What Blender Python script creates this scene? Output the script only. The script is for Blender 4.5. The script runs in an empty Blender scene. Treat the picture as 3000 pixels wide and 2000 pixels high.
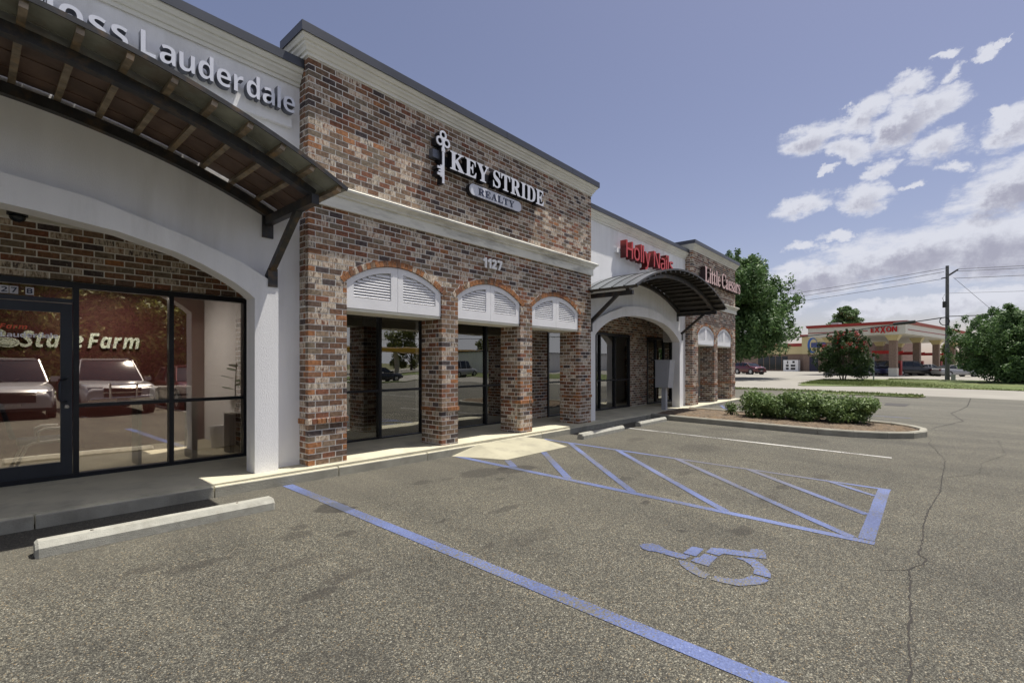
import bpy, bmesh, math, random
from mathutils import Vector, Matrix
random.seed(7)
R = math.radians
sc = bpy.context.scene
C = sc.collection

# ---------------------------------------------------------------- camera, sun, sky, exposure
cd = bpy.data.cameras.new('camera'); cam = bpy.data.objects.new('camera', cd); C.objects.link(cam)
cd.sensor_width = 36.0; cd.lens = 16.764; cd.shift_y = 0.022; cd.clip_start = 0.05; cd.clip_end = 6000
cam.location = (0, -6.4, 1.48); cam.rotation_euler = (R(90), 0, -R(48.87))
sc.camera = cam
SUN = Vector((0.30, -0.155, 1.0)).normalized()
sd = bpy.data.lights.new('sun', 'SUN'); sun = bpy.data.objects.new('sun', sd); C.objects.link(sun)
sd.energy = 3.45; sd.angle = R(0.5); sd.color = (1.0, 0.95, 0.86)
sun.rotation_euler = SUN.to_track_quat('Z', 'Y').to_euler(); sun.location = (0, -10, 30)
sc.view_settings.view_transform = 'Standard'; sc.view_settings.look = 'None'
sc.view_settings.exposure = 0.98; sc.view_settings.gamma = 1.0; sc.view_settings.use_curve_mapping = False
SKY_STRENGTH = 0.085
CLOUDS = [  # azimuth, elevation, half sizes (degrees), tilt
 (81.0,21.7,2.6,1.3,5),(84.3,20.2,2.2,1.0,-20),(85.2,22.7,2.3,1.2,25),(87.9,21.3,2.8,1.9,35),(90.4,22.2,2.2,1.2,5),(88.9,24.1,1.6,0.9,5),
 (91.7,24.2,1.0,0.6,25),(91.2,25.7,0.9,0.3,5),(93.8,24.9,0.7,0.5,20),(94.8,25.3,0.5,0.4,20),(90.7,18.8,2.0,1.3,-5),
 (95.3,18.9,2.2,1.5,25),(94.6,20.3,0.8,0.5,20),(86.6,17.8,1.5,0.8,20),(85.3,15.6,2.1,1.4,0),(80.3,15.8,2.8,1.0,10),
 (92.0,16.8,1.1,0.5,-10),(95.5,14.4,4.3,2.3,20),(88.8,15.9,1.2,0.35,15),(82.4,18.6,1.0,0.4,15),(83.2,12.7,1.5,0.5,0),(80.4,11.9,1.7,0.6,0),
 (88.6,9.9,8.4,2.6,4),(94.5,10.0,8.5,3.2,0),(81.5,8.6,6.6,2.0,6),(77.0,6.0,4.5,1.0,0),(86,5.2,4.5,.9,0),(93,5.4,4.5,1.0,4),(104,9.5,9,3.4,0),(118,12,10,3.6,0),(109,20,5,2.5,10),(131,17,8,3,0),(125,7,10,2.6,0)]

def nn(nt, t, **kw):
    n = nt.nodes.new(t)
    for k, v in kw.items():
        if k == 'ins':
            for i, val in v.items(): n.inputs[i].default_value = val
        else: setattr(n, k, v)
    return n
def math_(nt, op, a, b=None, c=None, clamp=False):
    n = nt.nodes.new('ShaderNodeMath'); n.operation = op; n.use_clamp = clamp
    for i, v in enumerate((a, b, c)):
        if v is None: continue
        if isinstance(v, (int, float)): n.inputs[i].default_value = v
        else: nt.links.new(v, n.inputs[i])
    return n.outputs[0]
def mixc(nt, f, a, b, mode='MIX'):
    n = nt.nodes.new('ShaderNodeMix'); n.data_type = 'RGBA'; n.blend_type = mode
    for i, v in ((0, f), (6, a), (7, b)):
        if isinstance(v, (int, float)): n.inputs[i].default_value = v
        elif isinstance(v, (tuple, list)): n.inputs[i].default_value = (*v[:3], 1)
        else: nt.links.new(v, n.inputs[i])
    return n.outputs[2]
def ramp(nt, f, stops, interp='LINEAR'):
    n = nt.nodes.new('ShaderNodeValToRGB'); n.color_ramp.interpolation = interp
    el = n.color_ramp.elements
    while len(el) < len(stops): el.new(0.5)
    for e, (p, c) in zip(el, stops):
        e.position = p; e.color = (*c, 1) if len(c) == 3 else c
    nt.links.new(f, n.inputs[0]); return n.outputs[0]

w = bpy.data.worlds.new('World'); sc.world = w; w.use_nodes = True
nt = w.node_tree; nt.nodes.clear(); L = nt.links.new
bg = nn(nt, 'ShaderNodeBackground'); wo = nn(nt, 'ShaderNodeOutputWorld'); L(bg.outputs[0], wo.inputs[0])
bg.inputs[1].default_value = SKY_STRENGTH
sky = nn(nt, 'ShaderNodeTexSky', sky_type='NISHITA'); sky.sun_disc = False
sky.sun_elevation = math.asin(SUN.z); sky.sun_rotation = math.atan2(SUN.x, SUN.y)
sky.altitude = 100; sky.air_density = 1.0; sky.dust_density = 1.0; sky.ozone_density = 2.0
skyc = mixc(nt, 1.0, sky.outputs[0], (0.715, 0.59, 0.615), 'MULTIPLY')
hsv = nn(nt, 'ShaderNodeHueSaturation'); hsv.inputs['Saturation'].default_value = 0.88; L(skyc, hsv.inputs['Color'])
skyc = hsv.outputs[0]
tc = nn(nt, 'ShaderNodeTexCoord'); sep = nn(nt, 'ShaderNodeSeparateXYZ'); L(tc.outputs['Generated'], sep.inputs[0])
az = math_(nt, 'MULTIPLY', math_(nt, 'ARCTAN2', sep.outputs[0], sep.outputs[1]), 57.29578)
elv = math_(nt, 'MULTIPLY', math_(nt, 'ARCSINE', sep.outputs[2]), 57.29578)
cmb = nn(nt, 'ShaderNodeCombineXYZ'); L(az, cmb.inputs[0]); L(elv, cmb.inputs[1])
# wobble the coordinates so outlines are ragged
nz = nn(nt, 'ShaderNodeTexNoise'); nz.inputs['Scale'].default_value = 0.55; nz.inputs['Detail'].default_value = 12; nz.inputs['Roughness'].default_value = 0.66
L(cmb.outputs[0], nz.inputs['Vector'])
nz2 = nn(nt, 'ShaderNodeTexNoise'); nz2.inputs['Scale'].default_value = 0.62; nz2.inputs['Detail'].default_value = 10; nz2.inputs['Roughness'].default_value = 0.6
mp0 = nn(nt, 'ShaderNodeMapping'); mp0.inputs['Location'].default_value = (31, 7, 3); mp0.inputs['Scale'].default_value = (0.5, 1.3, 1); L(cmb.outputs[0], mp0.inputs[0]); L(mp0.outputs[0], nz2.inputs['Vector'])
wob = nn(nt, 'ShaderNodeVectorMath', operation='SUBTRACT'); L(nz.outputs['Color'], wob.inputs[0]); wob.inputs[1].default_value = (0.5, 0.5, 0.5)
wob2 = nn(nt, 'ShaderNodeVectorMath', operation='MULTIPLY_ADD'); L(wob.outputs[0], wob2.inputs[0]); wob2.inputs[1].default_value = (3.6, 2.3, 0); L(cmb.outputs[0], wob2.inputs[2])
acc = None; accs = None
for (a, e, sa, se, t) in CLOUDS:
    m = nn(nt, 'ShaderNodeMapping', vector_type='TEXTURE'); m.inputs['Location'].default_value = (a, e, 0)
    m.inputs['Scale'].default_value = (sa * 1.3, se * 1.3, 1); m.inputs['Rotation'].default_value = (0, 0, R(t)); L(wob2.outputs[0], m.inputs[0])
    g = nn(nt, 'ShaderNodeTexGradient', gradient_type='SPHERICAL'); L(m.outputs[0], g.inputs[0])
    # shade: lower part of each big cloud is greyer
    sp = nn(nt, 'ShaderNodeSeparateXYZ'); L(m.outputs[0], sp.inputs[0])
    k = min(1.0, se / 1.8)
    s = math_(nt, 'MULTIPLY', math_(nt, 'MULTIPLY', g.outputs[1], k), math_(nt, 'MULTIPLY_ADD', sp.outputs[1], -1.0, 0.62))
    acc = g.outputs[1] if acc is None else math_(nt, 'MAXIMUM', acc, g.outputs[1])
    accs = s if accs is None else math_(nt, 'MAXIMUM', accs, s)
dens = math_(nt, 'ADD', acc, math_(nt, 'MULTIPLY_ADD', nz2.outputs[0], 1.7, -.80))
mr = nn(nt, 'ShaderNodeMapRange', interpolation_type='SMOOTHSTEP'); L(dens, mr.inputs[0]); mr.inputs[1].default_value = 0.02; mr.inputs[2].default_value = 0.62
low = nn(nt, 'ShaderNodeMapRange', interpolation_type='SMOOTHSTEP'); L(acc, low.inputs[0]); low.inputs[1].default_value = 0.0; low.inputs[2].default_value = 0.22
cm = math_(nt, 'MULTIPLY', mr.outputs[0], low.outputs[0])
# unseen cumulus added round the sky beyond the frame, as fill on the shopfronts
nz3 = nn(nt, 'ShaderNodeTexNoise'); nz3.inputs['Scale'].default_value = 3.2; nz3.inputs['Detail'].default_value = 9; nz3.inputs['Roughness'].default_value = 0.58
mp3 = nn(nt, 'ShaderNodeMapping'); mp3.inputs['Scale'].default_value = (1, 1, 2.2); L(tc.outputs['Generated'], mp3.inputs[0]); L(mp3.outputs[0], nz3.inputs['Vector'])
f3 = nn(nt, 'ShaderNodeMapRange', interpolation_type='SMOOTHSTEP'); L(nz3.outputs[0], f3.inputs[0]); f3.inputs[1].default_value = 0.44; f3.inputs[2].default_value = 0.57
away = nn(nt, 'ShaderNodeMapRange', interpolation_type='SMOOTHSTEP'); L(math_(nt, 'ABSOLUTE', math_(nt, 'SUBTRACT', az, 49)), away.inputs[0]); away.inputs[1].default_value = 52; away.inputs[2].default_value = 75
cm = math_(nt, 'MAXIMUM', cm, math_(nt, 'MULTIPLY', f3.outputs[0], away.outputs[0]))
mr2 = nn(nt, 'ShaderNodeMapRange', interpolation_type='SMOOTHSTEP'); L(math_(nt, 'ADD', accs, math_(nt, 'MULTIPLY_ADD', nz.outputs[0], 1.0, -0.5)), mr2.inputs[0]); mr2.inputs[1].default_value = 0.18; mr2.inputs[2].default_value = 0.75
CW = 4.5; CG = 2.5
cloudc = mixc(nt, mr2.outputs[0], (CW * .96, CW * .98, CW * 1.08), (CG * .93, CG * .93, CG * 1.14))
# pale band near the horizon
hz = nn(nt, 'ShaderNodeMapRange', interpolation_type='SMOOTHSTEP'); L(elv, hz.inputs[0]); hz.inputs[1].default_value = 14; hz.inputs[2].default_value = 0; hz.inputs[3].default_value = 0; hz.inputs[4].default_value = 0.35
cm = math_(nt, 'MULTIPLY', cm, 0.93)
L(mixc(nt, cm, skyc, cloudc), bg.inputs[0])

# ---------------------------------------------------------------- helpers
def lerp(x, pts):
    if x <= pts[0][0]: return pts[0][1]
    for (x0, y0), (x1, y1) in zip(pts, pts[1:]):
        if x <= x1: return y0 + (y1 - y0) * (x - x0) / (x1 - x0)
    return pts[-1][1]
AX = [(-200, .17), (-6, .17), (6, 0), (25, -.05), (45, .15), (60, .2), (400, .2)]
BY = [(-200, -.166), (-12, -.166), (-.15, 0), (200, 0)]
def ga(x): return lerp(x, AX)
def zg(x, y): return -.13 + ga(x) + lerp(y, BY)

def tag(o, label=None, cat=None, group=None, kind=None):
    if label: o['label'] = label
    if cat: o['category'] = cat
    if group: o['group'] = group
    if kind: o['kind'] = kind
    return o
def thing(name, label, cat, loc=(0, 0, 0), group=None, rz=0):
    o = bpy.data.objects.new(name, None); C.objects.link(o); o.location = loc; o.rotation_euler = (0, 0, rz)
    o.empty_display_size = 0.2
    tag(o, label, cat, group); return o
def adopt(o, parent, world=True):
    """parent o; with world=True its vertices/loc are in world coordinates"""
    o.parent = parent
    if world:
        p = parent
        if p.type == 'EMPTY' and p.parent is None:
            o.matrix_parent_inverse = (Matrix.Translation(p.location) @ p.rotation_euler.to_matrix().to_4x4()).inverted()
    return o
def copy_tree(o, parent=None):
    c = o.copy(); C.objects.link(c)
    if parent: c.parent = parent; c.matrix_parent_inverse = o.matrix_parent_inverse.copy()
    for ch in o.children: copy_tree(ch, c)
    return c

class MB:
    def __init__(s): s.v = []; s.f = []; s.mi = []; s.r = []; s.cur = 0; s.rnd = 0.0; s.M = None
    def add(s, vs, fs):
        n = len(s.v)
        if s.M is not None: vs = [s.M @ Vector(p) for p in vs]
        s.v += [tuple(p) for p in vs]; s.f += [tuple(i + n for i in f) for f in fs]
        s.mi += [s.cur] * len(fs); s.r += [s.rnd] * len(fs)
    def box(s, x0, x1, y0, y1, z0, z1):
        s.add([(x0,y0,z0),(x1,y0,z0),(x1,y1,z0),(x0,y1,z0),(x0,y0,z1),(x1,y0,z1),(x1,y1,z1),(x0,y1,z1)],
              [(0,3,2,1),(4,5,6,7),(0,1,5,4),(1,2,6,5),(2,3,7,6),(3,0,4,7)])
    def hexa(s, p): s.add(p, [(0,3,2,1),(4,5,6,7),(0,1,5,4),(1,2,6,5),(2,3,7,6),(3,0,4,7)])
    def cbox(s, x0, x1, y0, y1, z0, z1, b):
        """box with chamfered vertical + top edges"""
        rings = []
        for (z, i) in ((z0, 0), (z1 - b, 0), (z1, b)):
            x0i, x1i, y0i, y1i = x0 + i, x1 - i, y0 + i, y1 - i
            rings.append([(x0i+b,y0i,z),(x1i-b,y0i,z),(x1i,y0i+b,z),(x1i,y1i-b,z),(x1i-b,y1i,z),(x0i+b,y1i,z),(x0i,y1i-b,z),(x0i,y0i+b,z)])
        s.loft(rings, cap=True)
    def loft(s, rings, cap=True, closed=True):
        n = len(rings[0]); vs = [p for r in rings for p in r]; fs = []
        for i in range(len(rings) - 1):
            for j in range(n if closed else n - 1):
                k = (j + 1) % n
                fs.append((i*n+j, i*n+k, (i+1)*n+k, (i+1)*n+j))
        if cap: fs.append(tuple(range(n))[::-1]); fs.append(tuple((len(rings)-1)*n + j for j in range(n)))
        s.add(vs, fs)
    def tube(s, p0, p1, r0, r1=None, n=10, cap=True):
        r1 = r0 if r1 is None else r1
        p0, p1 = Vector(p0), Vector(p1); d = (p1 - p0).normalized()
        a = d.orthogonal().normalized(); b = d.cross(a)
        rings = [[tuple(p + (a*math.cos(2*math.pi*k/n) + b*math.sin(2*math.pi*k/n))*r) for k in range(n)] for p, r in ((p0, r0), (p1, r1))]
        s.loft(rings, cap)
    def path(s, pts, r, n=8):
        rings = []
        for i, p in enumerate(pts):
            p = Vector(p); q = Vector(pts[min(i+1, len(pts)-1)]) - Vector(pts[max(i-1, 0)])
            d = q.normalized(); up = Vector((0, 0, 1)) if abs(d.z) < .95 else Vector((1, 0, 0))
            a = d.cross(up).normalized(); b = a.cross(d)
            rr = r[i] if isinstance(r, (list, tuple)) else r
            rings.append([tuple(p + (a*math.cos(2*math.pi*k/n) + b*math.sin(2*math.pi*k/n))*rr) for k in range(n)])
        s.loft(rings, True)
    def beam(s, p0, p1, wd, ht, up=(0, 0, 1)):
        """rectangular bar from p0 to p1; wd across, ht along up"""
        p0, p1 = Vector(p0), Vector(p1); d = (p1 - p0).normalized(); up = Vector(up)
        a = d.cross(up).normalized(); b = a.cross(d).normalized()
        q = [p + a*sx*wd/2 + b*sz*ht/2 for p in (p0, p1) for sx, sz in ((-1,-1),(1,-1),(1,1),(-1,1))]
        s.loft([[tuple(x) for x in q[:4]], [tuple(x) for x in q[4:]]], True)
    def strip(s, xs, lo, hi, y0, y1, back=True, caps=True):
        """solid between curves lo/hi over xs, from y0 (front) to y1"""
        n = len(xs); vs = []
        for x, a, b in zip(xs, lo, hi): vs += [(x,y0,a),(x,y0,b),(x,y1,a),(x,y1,b)]
        fs = []
        for i in range(n - 1):
            a, b = 4*i, 4*i+4
            fs += [(a,b,b+1,a+1), (a+1,b+1,b+3,a+3), (a,a+2,b+2,b)]
            if back: fs.append((a+2,a+3,b+3,b+2))
        if caps:
            fs += [(0,1,3,2), (4*n-4,4*n-2,4*n-1,4*n-3)]
        s.add(vs, fs)
    def poly(s, pts, z0, z1, zf=None):
        """extruded horizontal polygon; zf(x,y) base height"""
        zf = zf or (lambda x, y: 0); n = len(pts)
        vs = [(x, y, zf(x, y) + z0) for x, y in pts] + [(x, y, zf(x, y) + z1) for x, y in pts]
        s.add(vs, [tuple(range(n))[::-1], tuple(range(n, 2*n))] + [(i, (i+1) % n, n + (i+1) % n, n + i) for i in range(n)])
    def prof(s, pts, y0, y1):
        """extrude an XZ outline along y"""
        n = len(pts); vs = [(x, y0, z) for x, z in pts] + [(x, y1, z) for x, z in pts]
        s.add(vs, [tuple(range(n)), tuple(range(n, 2*n))[::-1]] + [(i, n+i, n+(i+1) % n, (i+1) % n) for i in range(n)])
    def build(s, name, mats, parent=None, world=True, kind=None, smooth=False, rnd=False, label=None, fix=True):
        me = bpy.data.meshes.new(name); me.from_pydata(s.v, [], s.f)
        if not isinstance(mats, (list, tuple)): mats = [mats]
        for m in mats: me.materials.append(m)
        me.polygons.foreach_set('material_index', s.mi)
        if rnd:
            at = me.attributes.new('rnd', 'FLOAT', 'FACE'); at.data.foreach_set('value', s.r)
        if fix:
            bm = bmesh.new(); bm.from_mesh(me); bmesh.ops.recalc_face_normals(bm, faces=bm.faces); bm.to_mesh(me); bm.free()
        if smooth: me.polygons.foreach_set('use_smooth', [True] * len(me.polygons))
        me.update()
        o = bpy.data.objects.new(name, me); C.objects.link(o)
        if kind: o['kind'] = kind
        if label: o['label'] = label
        if parent: adopt(o, parent, world)
        return o

# ---------------------------------------------------------------- materials
MATS = {}
def mat(name, col, rough=0.6, metal=0.0, var=0.0, vscale=6.0, bump=0.0, bscale=40.0, spec=0.5, stain=0.0, stcol=(0.1, 0.09, 0.07), stscale=2.0, coat=0.0, stretch=(1, 1, 1)):
    if name in MATS: return MATS[name]
    m = bpy.data.materials.new(name); m.use_nodes = True; nt = m.node_tree
    b = nt.nodes['Principled BSDF']; b.inputs['Roughness'].default_value = rough; b.inputs['Metallic'].default_value = metal
    b.inputs['Specular IOR Level'].default_value = spec; b.inputs['Coat Weight'].default_value = coat
    b.inputs['Base Color'].default_value = (*col, 1)
    geo = nn(nt, 'ShaderNodeNewGeometry'); mp = nn(nt, 'ShaderNodeMapping'); mp.inputs['Scale'].default_value = stretch; nt.links.new(geo.outputs['Position'], mp.inputs[0])
    P = mp.outputs[0]; c = None
    if var > 0:
        n = nn(nt, 'ShaderNodeTexNoise'); n.inputs['Scale'].default_value = vscale; n.inputs['Detail'].default_value = 6; nt.links.new(P, n.inputs['Vector'])
        c = ramp(nt, n.outputs[0], [(0.3, tuple(x * (1 - var) for x in col)), (0.7, tuple(min(1, x * (1 + var)) for x in col))])
    if stain > 0:
        n = nn(nt, 'ShaderNodeTexNoise'); n.inputs['Scale'].default_value = stscale; n.inputs['Detail'].default_value = 8; n.inputs['Roughness'].default_value = 0.65; nt.links.new(P, n.inputs['Vector'])
        f = ramp(nt, n.outputs[0], [(0.5, (0, 0, 0)), (0.72, (stain,) * 3)])
        c = mixc(nt, f, c if c is not None else col, stcol)
    if c is not None: nt.links.new(c, b.inputs['Base Color'])
    if bump > 0:
        n = nn(nt, 'ShaderNodeTexNoise'); n.inputs['Scale'].default_value = bscale; n.inputs['Detail'].default_value = 4; nt.links.new(P, n.inputs['Vector'])
        bp = nn(nt, 'ShaderNodeBump'); bp.inputs['Strength'].default_value = bump; bp.inputs['Distance'].default_value = 0.01; nt.links.new(n.outputs[0], bp.inputs['Height']); nt.links.new(bp.outputs[0], b.inputs['Normal'])
    MATS[name] = m; return m
def emis(name, col, s):
    m = bpy.data.materials.new(name); m.use_nodes = True; b = m.node_tree.nodes['Principled BSDF']
    b.inputs['Base Color'].default_value = (*col, 1); b.inputs['Emission Color'].default_value = (*col, 1); b.inputs['Emission Strength'].default_value = s; return m

STUCCO = mat('stucco', (.83, .83, .84), .85, var=.05, vscale=1.5, bump=.5, bscale=110, stain=.35, stcol=(.50, .49, .46), stscale=1.2, stretch=(2.2, 2.2, .35))
CREAM = mat('cornice_paint', (.72, .71, .64), .6, var=.06, vscale=2, bump=.1, stain=.25, stcol=(.3, .29, .25), stscale=1.3)
BANDM = mat('weathered_band', (.72, .71, .64), .7, var=.1, vscale=2.5, bump=.15, stain=.75, stcol=(.13, .125, .115), stscale=1.6, stretch=(.6, 1, 3))
CAP = mat('dark_metal_cap', (.06, .065, .08), .4, metal=.5, var=.12, vscale=1.2)
MORTAR = mat('mortar', (.70, .685, .65), .95, var=.15, vscale=20, bump=.3, bscale=120, stain=.45, stcol=(.35, .33, .30), stscale=1.4)
SHUT = mat('shutter_paint', (.78, .78, .80), .5, var=.04, vscale=3)
SOFF = mat('soffit_paint', (.72, .70, .60), .8, var=.05)
BLACKAL = mat('black_aluminium', (.016, .018, .024), .38, metal=.3, var=.2, vscale=3)
DOORAL = mat('door_aluminium', (.035, .04, .052), .4, metal=.4, var=.15, vscale=3)
STEEL = mat('black_steel', (.04, .04, .042), .42, metal=.4, var=.3, vscale=8, stain=.85, stcol=(.15, .095, .045), stscale=5)
RUSTY = mat('weathered_steel', (.10, .085, .065), .5, metal=.3, var=.35, vscale=10, stain=.9, stcol=(.22, .12, .05), stscale=6)
PURL = mat('purlin_steel', (.26, .21, .15), .45, metal=.3, var=.45, vscale=9, stain=.9, stcol=(.42, .27, .13), stscale=7)
DECK = mat('deck_metal_underside', (.27, .28, .24), .55, metal=.1, var=.35, vscale=2.5, stain=.7, stcol=(.12, .06, .04), stscale=2)
DECKTOP = mat('deck_metal_top', (.17, .185, .20), .4, metal=.5, var=.08)
CONC = mat('sidewalk_concrete', (.50, .47, .355), .9, var=.12, vscale=1.8, bump=.25, bscale=150, stain=.5, stcol=(.23, .215, .175), stscale=2.4)
CURB = mat('curb_concrete', (.28, .27, .225), .92, var=.18, vscale=3, bump=.5, bscale=80, stain=.6, stcol=(.17, .16, .13), stscale=4)
STOPC = mat('wheel_stop_concrete', (.33, .325, .285), .85, var=.15, vscale=12, bump=.5, bscale=120, stain=.8, stcol=(.25, .24, .2), stscale=9)
BLUE = None
WHITEP = mat('white_letter_face', (.62, .64, .72), .35, var=.04)
LETRET = mat('letter_return_grey', (.12, .13, .16), .4, metal=.3)
BLACKP = mat('black_letter_return', (.012, .012, .016), .4)
NAVY = mat('navy_vinyl', (.02, .03, .07), .4)
RED = mat('red_letter_face', (.46, .016, .016), .35, var=.1)
REDD = mat('red_letter_return', (.11, .006, .006), .4, var=.15)
PINK = mat('little_letter_face', (.62, .42, .40), .45, var=.1)
BROWNR = mat('dark_letter_return', (.035, .02, .02), .5)
GREYBOX = mat('grey_painted_metal', (.36, .37, .40), .45, var=.03, bump=.05)
MULCH = mat('mulch', (.12, .09, .062), .95, var=.5, vscale=14, bump=1, bscale=40, stain=.6, stcol=(.2, .12, .055), stscale=3)
GRASSM = mat('grass_ground', (.085, .115, .03), .95, var=.35, vscale=.6, bump=.6, bscale=8, stain=.7, stcol=(.2, .16, .07), stscale=.35)
EARTH = mat('earth', (.12, .12, .05), .95, var=.3, vscale=.05)
RUBBER = mat('tyre_rubber', (.02, .02, .02), .85)
CHROME = mat('chrome', (.6, .6, .62), .15, metal=1)
ALLOY = mat('alloy', (.42, .43, .45), .3, metal=.8)
REDPAINT = mat('red_canopy_paint', (.30, .02, .018), .45, var=.08)
CANWHITE = mat('canopy_white', (.62, .60, .52), .5, var=.05)
CANCREAM = mat('canopy_cream', (.55, .47, .25), .6, var=.05)
TANBR = mat('tan_brick', (.24, .17, .13), .85, var=.2, vscale=8)
YELLOW = mat('yellow_fascia', (.6, .33, .02), .5)
DARKIN = mat('dark_interior', (.05, .045, .045), .8, var=.2)
WHITEAPP = mat('white_appliance', (.8, .8, .8), .4)

def glass(name, refl, tint, trans):
    """architectural pane: mirror film over a tinted see-through sheet"""
    m = bpy.data.materials.new(name); m.use_nodes = True; nt = m.node_tree; nt.nodes.clear()
    out = nn(nt, 'ShaderNodeOutputMaterial'); gl = nn(nt, 'ShaderNodeBsdfGlossy'); gl.inputs['Roughness'].default_value = 0.0; gl.inputs['Color'].default_value = (*tint, 1)
    tr = nn(nt, 'ShaderNodeBsdfTransparent'); tr.inputs['Color'].default_value = (*trans, 1)
    fr = nn(nt, 'ShaderNodeFresnel'); fr.inputs['IOR'].default_value = 1.5
    geo = nn(nt, 'ShaderNodeNewGeometry'); n = nn(nt, 'ShaderNodeTexNoise'); n.inputs['Scale'].default_value = 1.1; n.inputs['Detail'].default_value = 1; nt.links.new(geo.outputs['Position'], n.inputs['Vector'])
    bp = nn(nt, 'ShaderNodeBump'); bp.inputs['Strength'].default_value = 0.012; bp.inputs['Distance'].default_value = 0.2; nt.links.new(n.outputs[0], bp.inputs['Height']); nt.links.new(bp.outputs[0], gl.inputs['Normal'])
    f = math_(nt, 'MULTIPLY_ADD', fr.outputs[0], 1 - refl, refl, clamp=True)
    mx = nn(nt, 'ShaderNodeMixShader'); nt.links.new(f, mx.inputs[0]); nt.links.new(tr.outputs[0], mx.inputs[1]); nt.links.new(gl.outputs[0], mx.inputs[2]); nt.links.new(mx.outputs[0], out.inputs[0])
    return m
GLASS_A = glass('tinted_glass', .37, (1, .93, .84), (.8, .78, .76))
GLASS_B = glass('dark_glass', .22, (.95, .95, .92), (.5, .5, .5))
CARGL = mat('car_glass', (.012, .016, .022), .06, spec=.45)

def brick_mat(name, per_object):
    m = bpy.data.materials.new(name); m.use_nodes = True; nt = m.node_tree; L = nt.links.new
    b = nt.nodes['Principled BSDF']; b.inputs['Roughness'].default_value = .85; b.inputs['Specular IOR Level'].default_value = .3
    if per_object:
        oi = nn(nt, 'ShaderNodeObjectInfo'); sp = nn(nt, 'ShaderNodeSeparateColor'); L(oi.outputs['Color'], sp.inputs[0]); r = sp.outputs[0]
    else:
        at = nn(nt, 'ShaderNodeAttribute', attribute_name='rnd'); r = at.outputs['Fac']
    base = ramp(nt, r, [(0, (.055, .045, .050)), (.06, (.085, .060, .052)), (.20, (.12, .070, .050)), (.32, (.145, .066, .045)), (.42, (.14, .098, .074)), (.56, (.155, .085, .055)), (.66, (.13, .108, .088)), (.78, (.19, .145, .115)), (.90, (.225, .108, .055)), (1, (.25, .12, .062))], 'CONSTANT')
    geo = nn(nt, 'ShaderNodeNewGeometry')
    n = nn(nt, 'ShaderNodeTexNoise'); n.inputs['Scale'].default_value = 22; n.inputs['Detail'].default_value = 5; L(geo.outputs['Position'], n.inputs['Vector'])
    base = mixc(nt, .75, base, ramp(nt, n.outputs[0], [(.3, (.70, .66, .66)), (.7, (2.15, 2.1, 2.05))]), 'MULTIPLY')
    # lime wash: vertical smears on about a third of the bricks
    wn = nn(nt, 'ShaderNodeTexWhiteNoise', noise_dimensions='1D'); L(math_(nt, 'MULTIPLY', r, 913.7), wn.inputs['W'])
    mp = nn(nt, 'ShaderNodeMapping'); mp.inputs['Scale'].default_value = (38, 38, 9); L(geo.outputs['Position'], mp.inputs[0])
    n2 = nn(nt, 'ShaderNodeTexNoise'); n2.inputs['Scale'].default_value = 1; n2.inputs['Detail'].default_value = 4; n2.inputs['Roughness'].default_value = .7; L(mp.outputs[0], n2.inputs['Vector'])
    amt = math_(nt, 'MULTIPLY', math_(nt, 'GREATER_THAN', wn.outputs[0], .70), math_(nt, 'LESS_THAN', r, .89))
    amt = math_(nt, 'MULTIPLY_ADD', amt, .19, .0)
    f = nn(nt, 'ShaderNodeMapRange', interpolation_type='SMOOTHSTEP'); L(math_(nt, 'ADD', n2.outputs[0], amt), f.inputs[0]); f.inputs[1].default_value = .58; f.inputs[2].default_value = .76
    col = mixc(nt, math_(nt, 'MULTIPLY', f.outputs[0], .8), base, (.62, .56, .51))
    gr = nn(nt, 'ShaderNodeTexNoise'); gr.inputs['Scale'].default_value = 1.1; gr.inputs['Detail'].default_value = 6; L(geo.outputs['Position'], gr.inputs['Vector'])
    col = mixc(nt, 1, col, ramp(nt, gr.outputs[0], [(.32, (.80, .77, .69)), (.68, (1.27, 1.22, 1.08))]), 'MULTIPLY')
    L(col, b.inputs['Base Color'])
    bp = nn(nt, 'ShaderNodeBump'); bp.inputs['Strength'].default_value = .5; bp.inputs['Distance'].default_value = .006; L(n2.outputs[0], bp.inputs['Height']); L(bp.outputs[0], b.inputs['Normal'])
    return m
BRICK_O = brick_mat('brick_single', True); BRICK_A = brick_mat('brick_course', False)

STAINS = [(5.05, -1.40, .36, .20, .62), (5.62, -1.62, .34, .17, .72), (5.45, -1.45, .13, .08, 1), (2.65, -1.45, .17, .15, .85), (2.72, -1.6, .10, .08, 1), (4.05, -1.25, .15, .07, .6), (4.4, -1.35, .1, .05, .4), (3.97, -2.83, .20, .06, .6), (1.75, -2.6, .20, .05, .5), (1.9, -3.1, .18, .05, .55), (1.62, -3.22, .12, .05, .7), (1.2, -2.1, .22, .06, .5), (2.0, -2.0, .14, .08, .5), (2.35, -2.3, .1, .05, .6), (.9, -1.9, .12, .06, .5), (6.25, -3.1, .14, .09, .55), (6.6, -4.9, .2, .08, .5), (5.1, -5.0, .16, .08, .6), (7.35, -4.9, .14, .06, .6), (9.5, -3, .5, .3, .35), (12.3, -2.5, .5, .4, .35), (12.3, -4.2, .5, .5, .35), (7.2, -3.6, .18, .07, .5), (3.5, -3.6, .3, .1, .3), (8.4, -5.2, .2, .08, .5), (4.6, -2.2, .1, .05, .35), (1.0, -4.1, .5, .3, .25), (9.6, -1.6, .3, .12, .4)]
_r = random.Random(5)
for _ in range(16): STAINS.append((_r.uniform(.8, 7.5), _r.uniform(-4.6, -.9), _r.uniform(.03, .08), _r.uniform(.02, .05), _r.uniform(.4, .8)))
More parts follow.
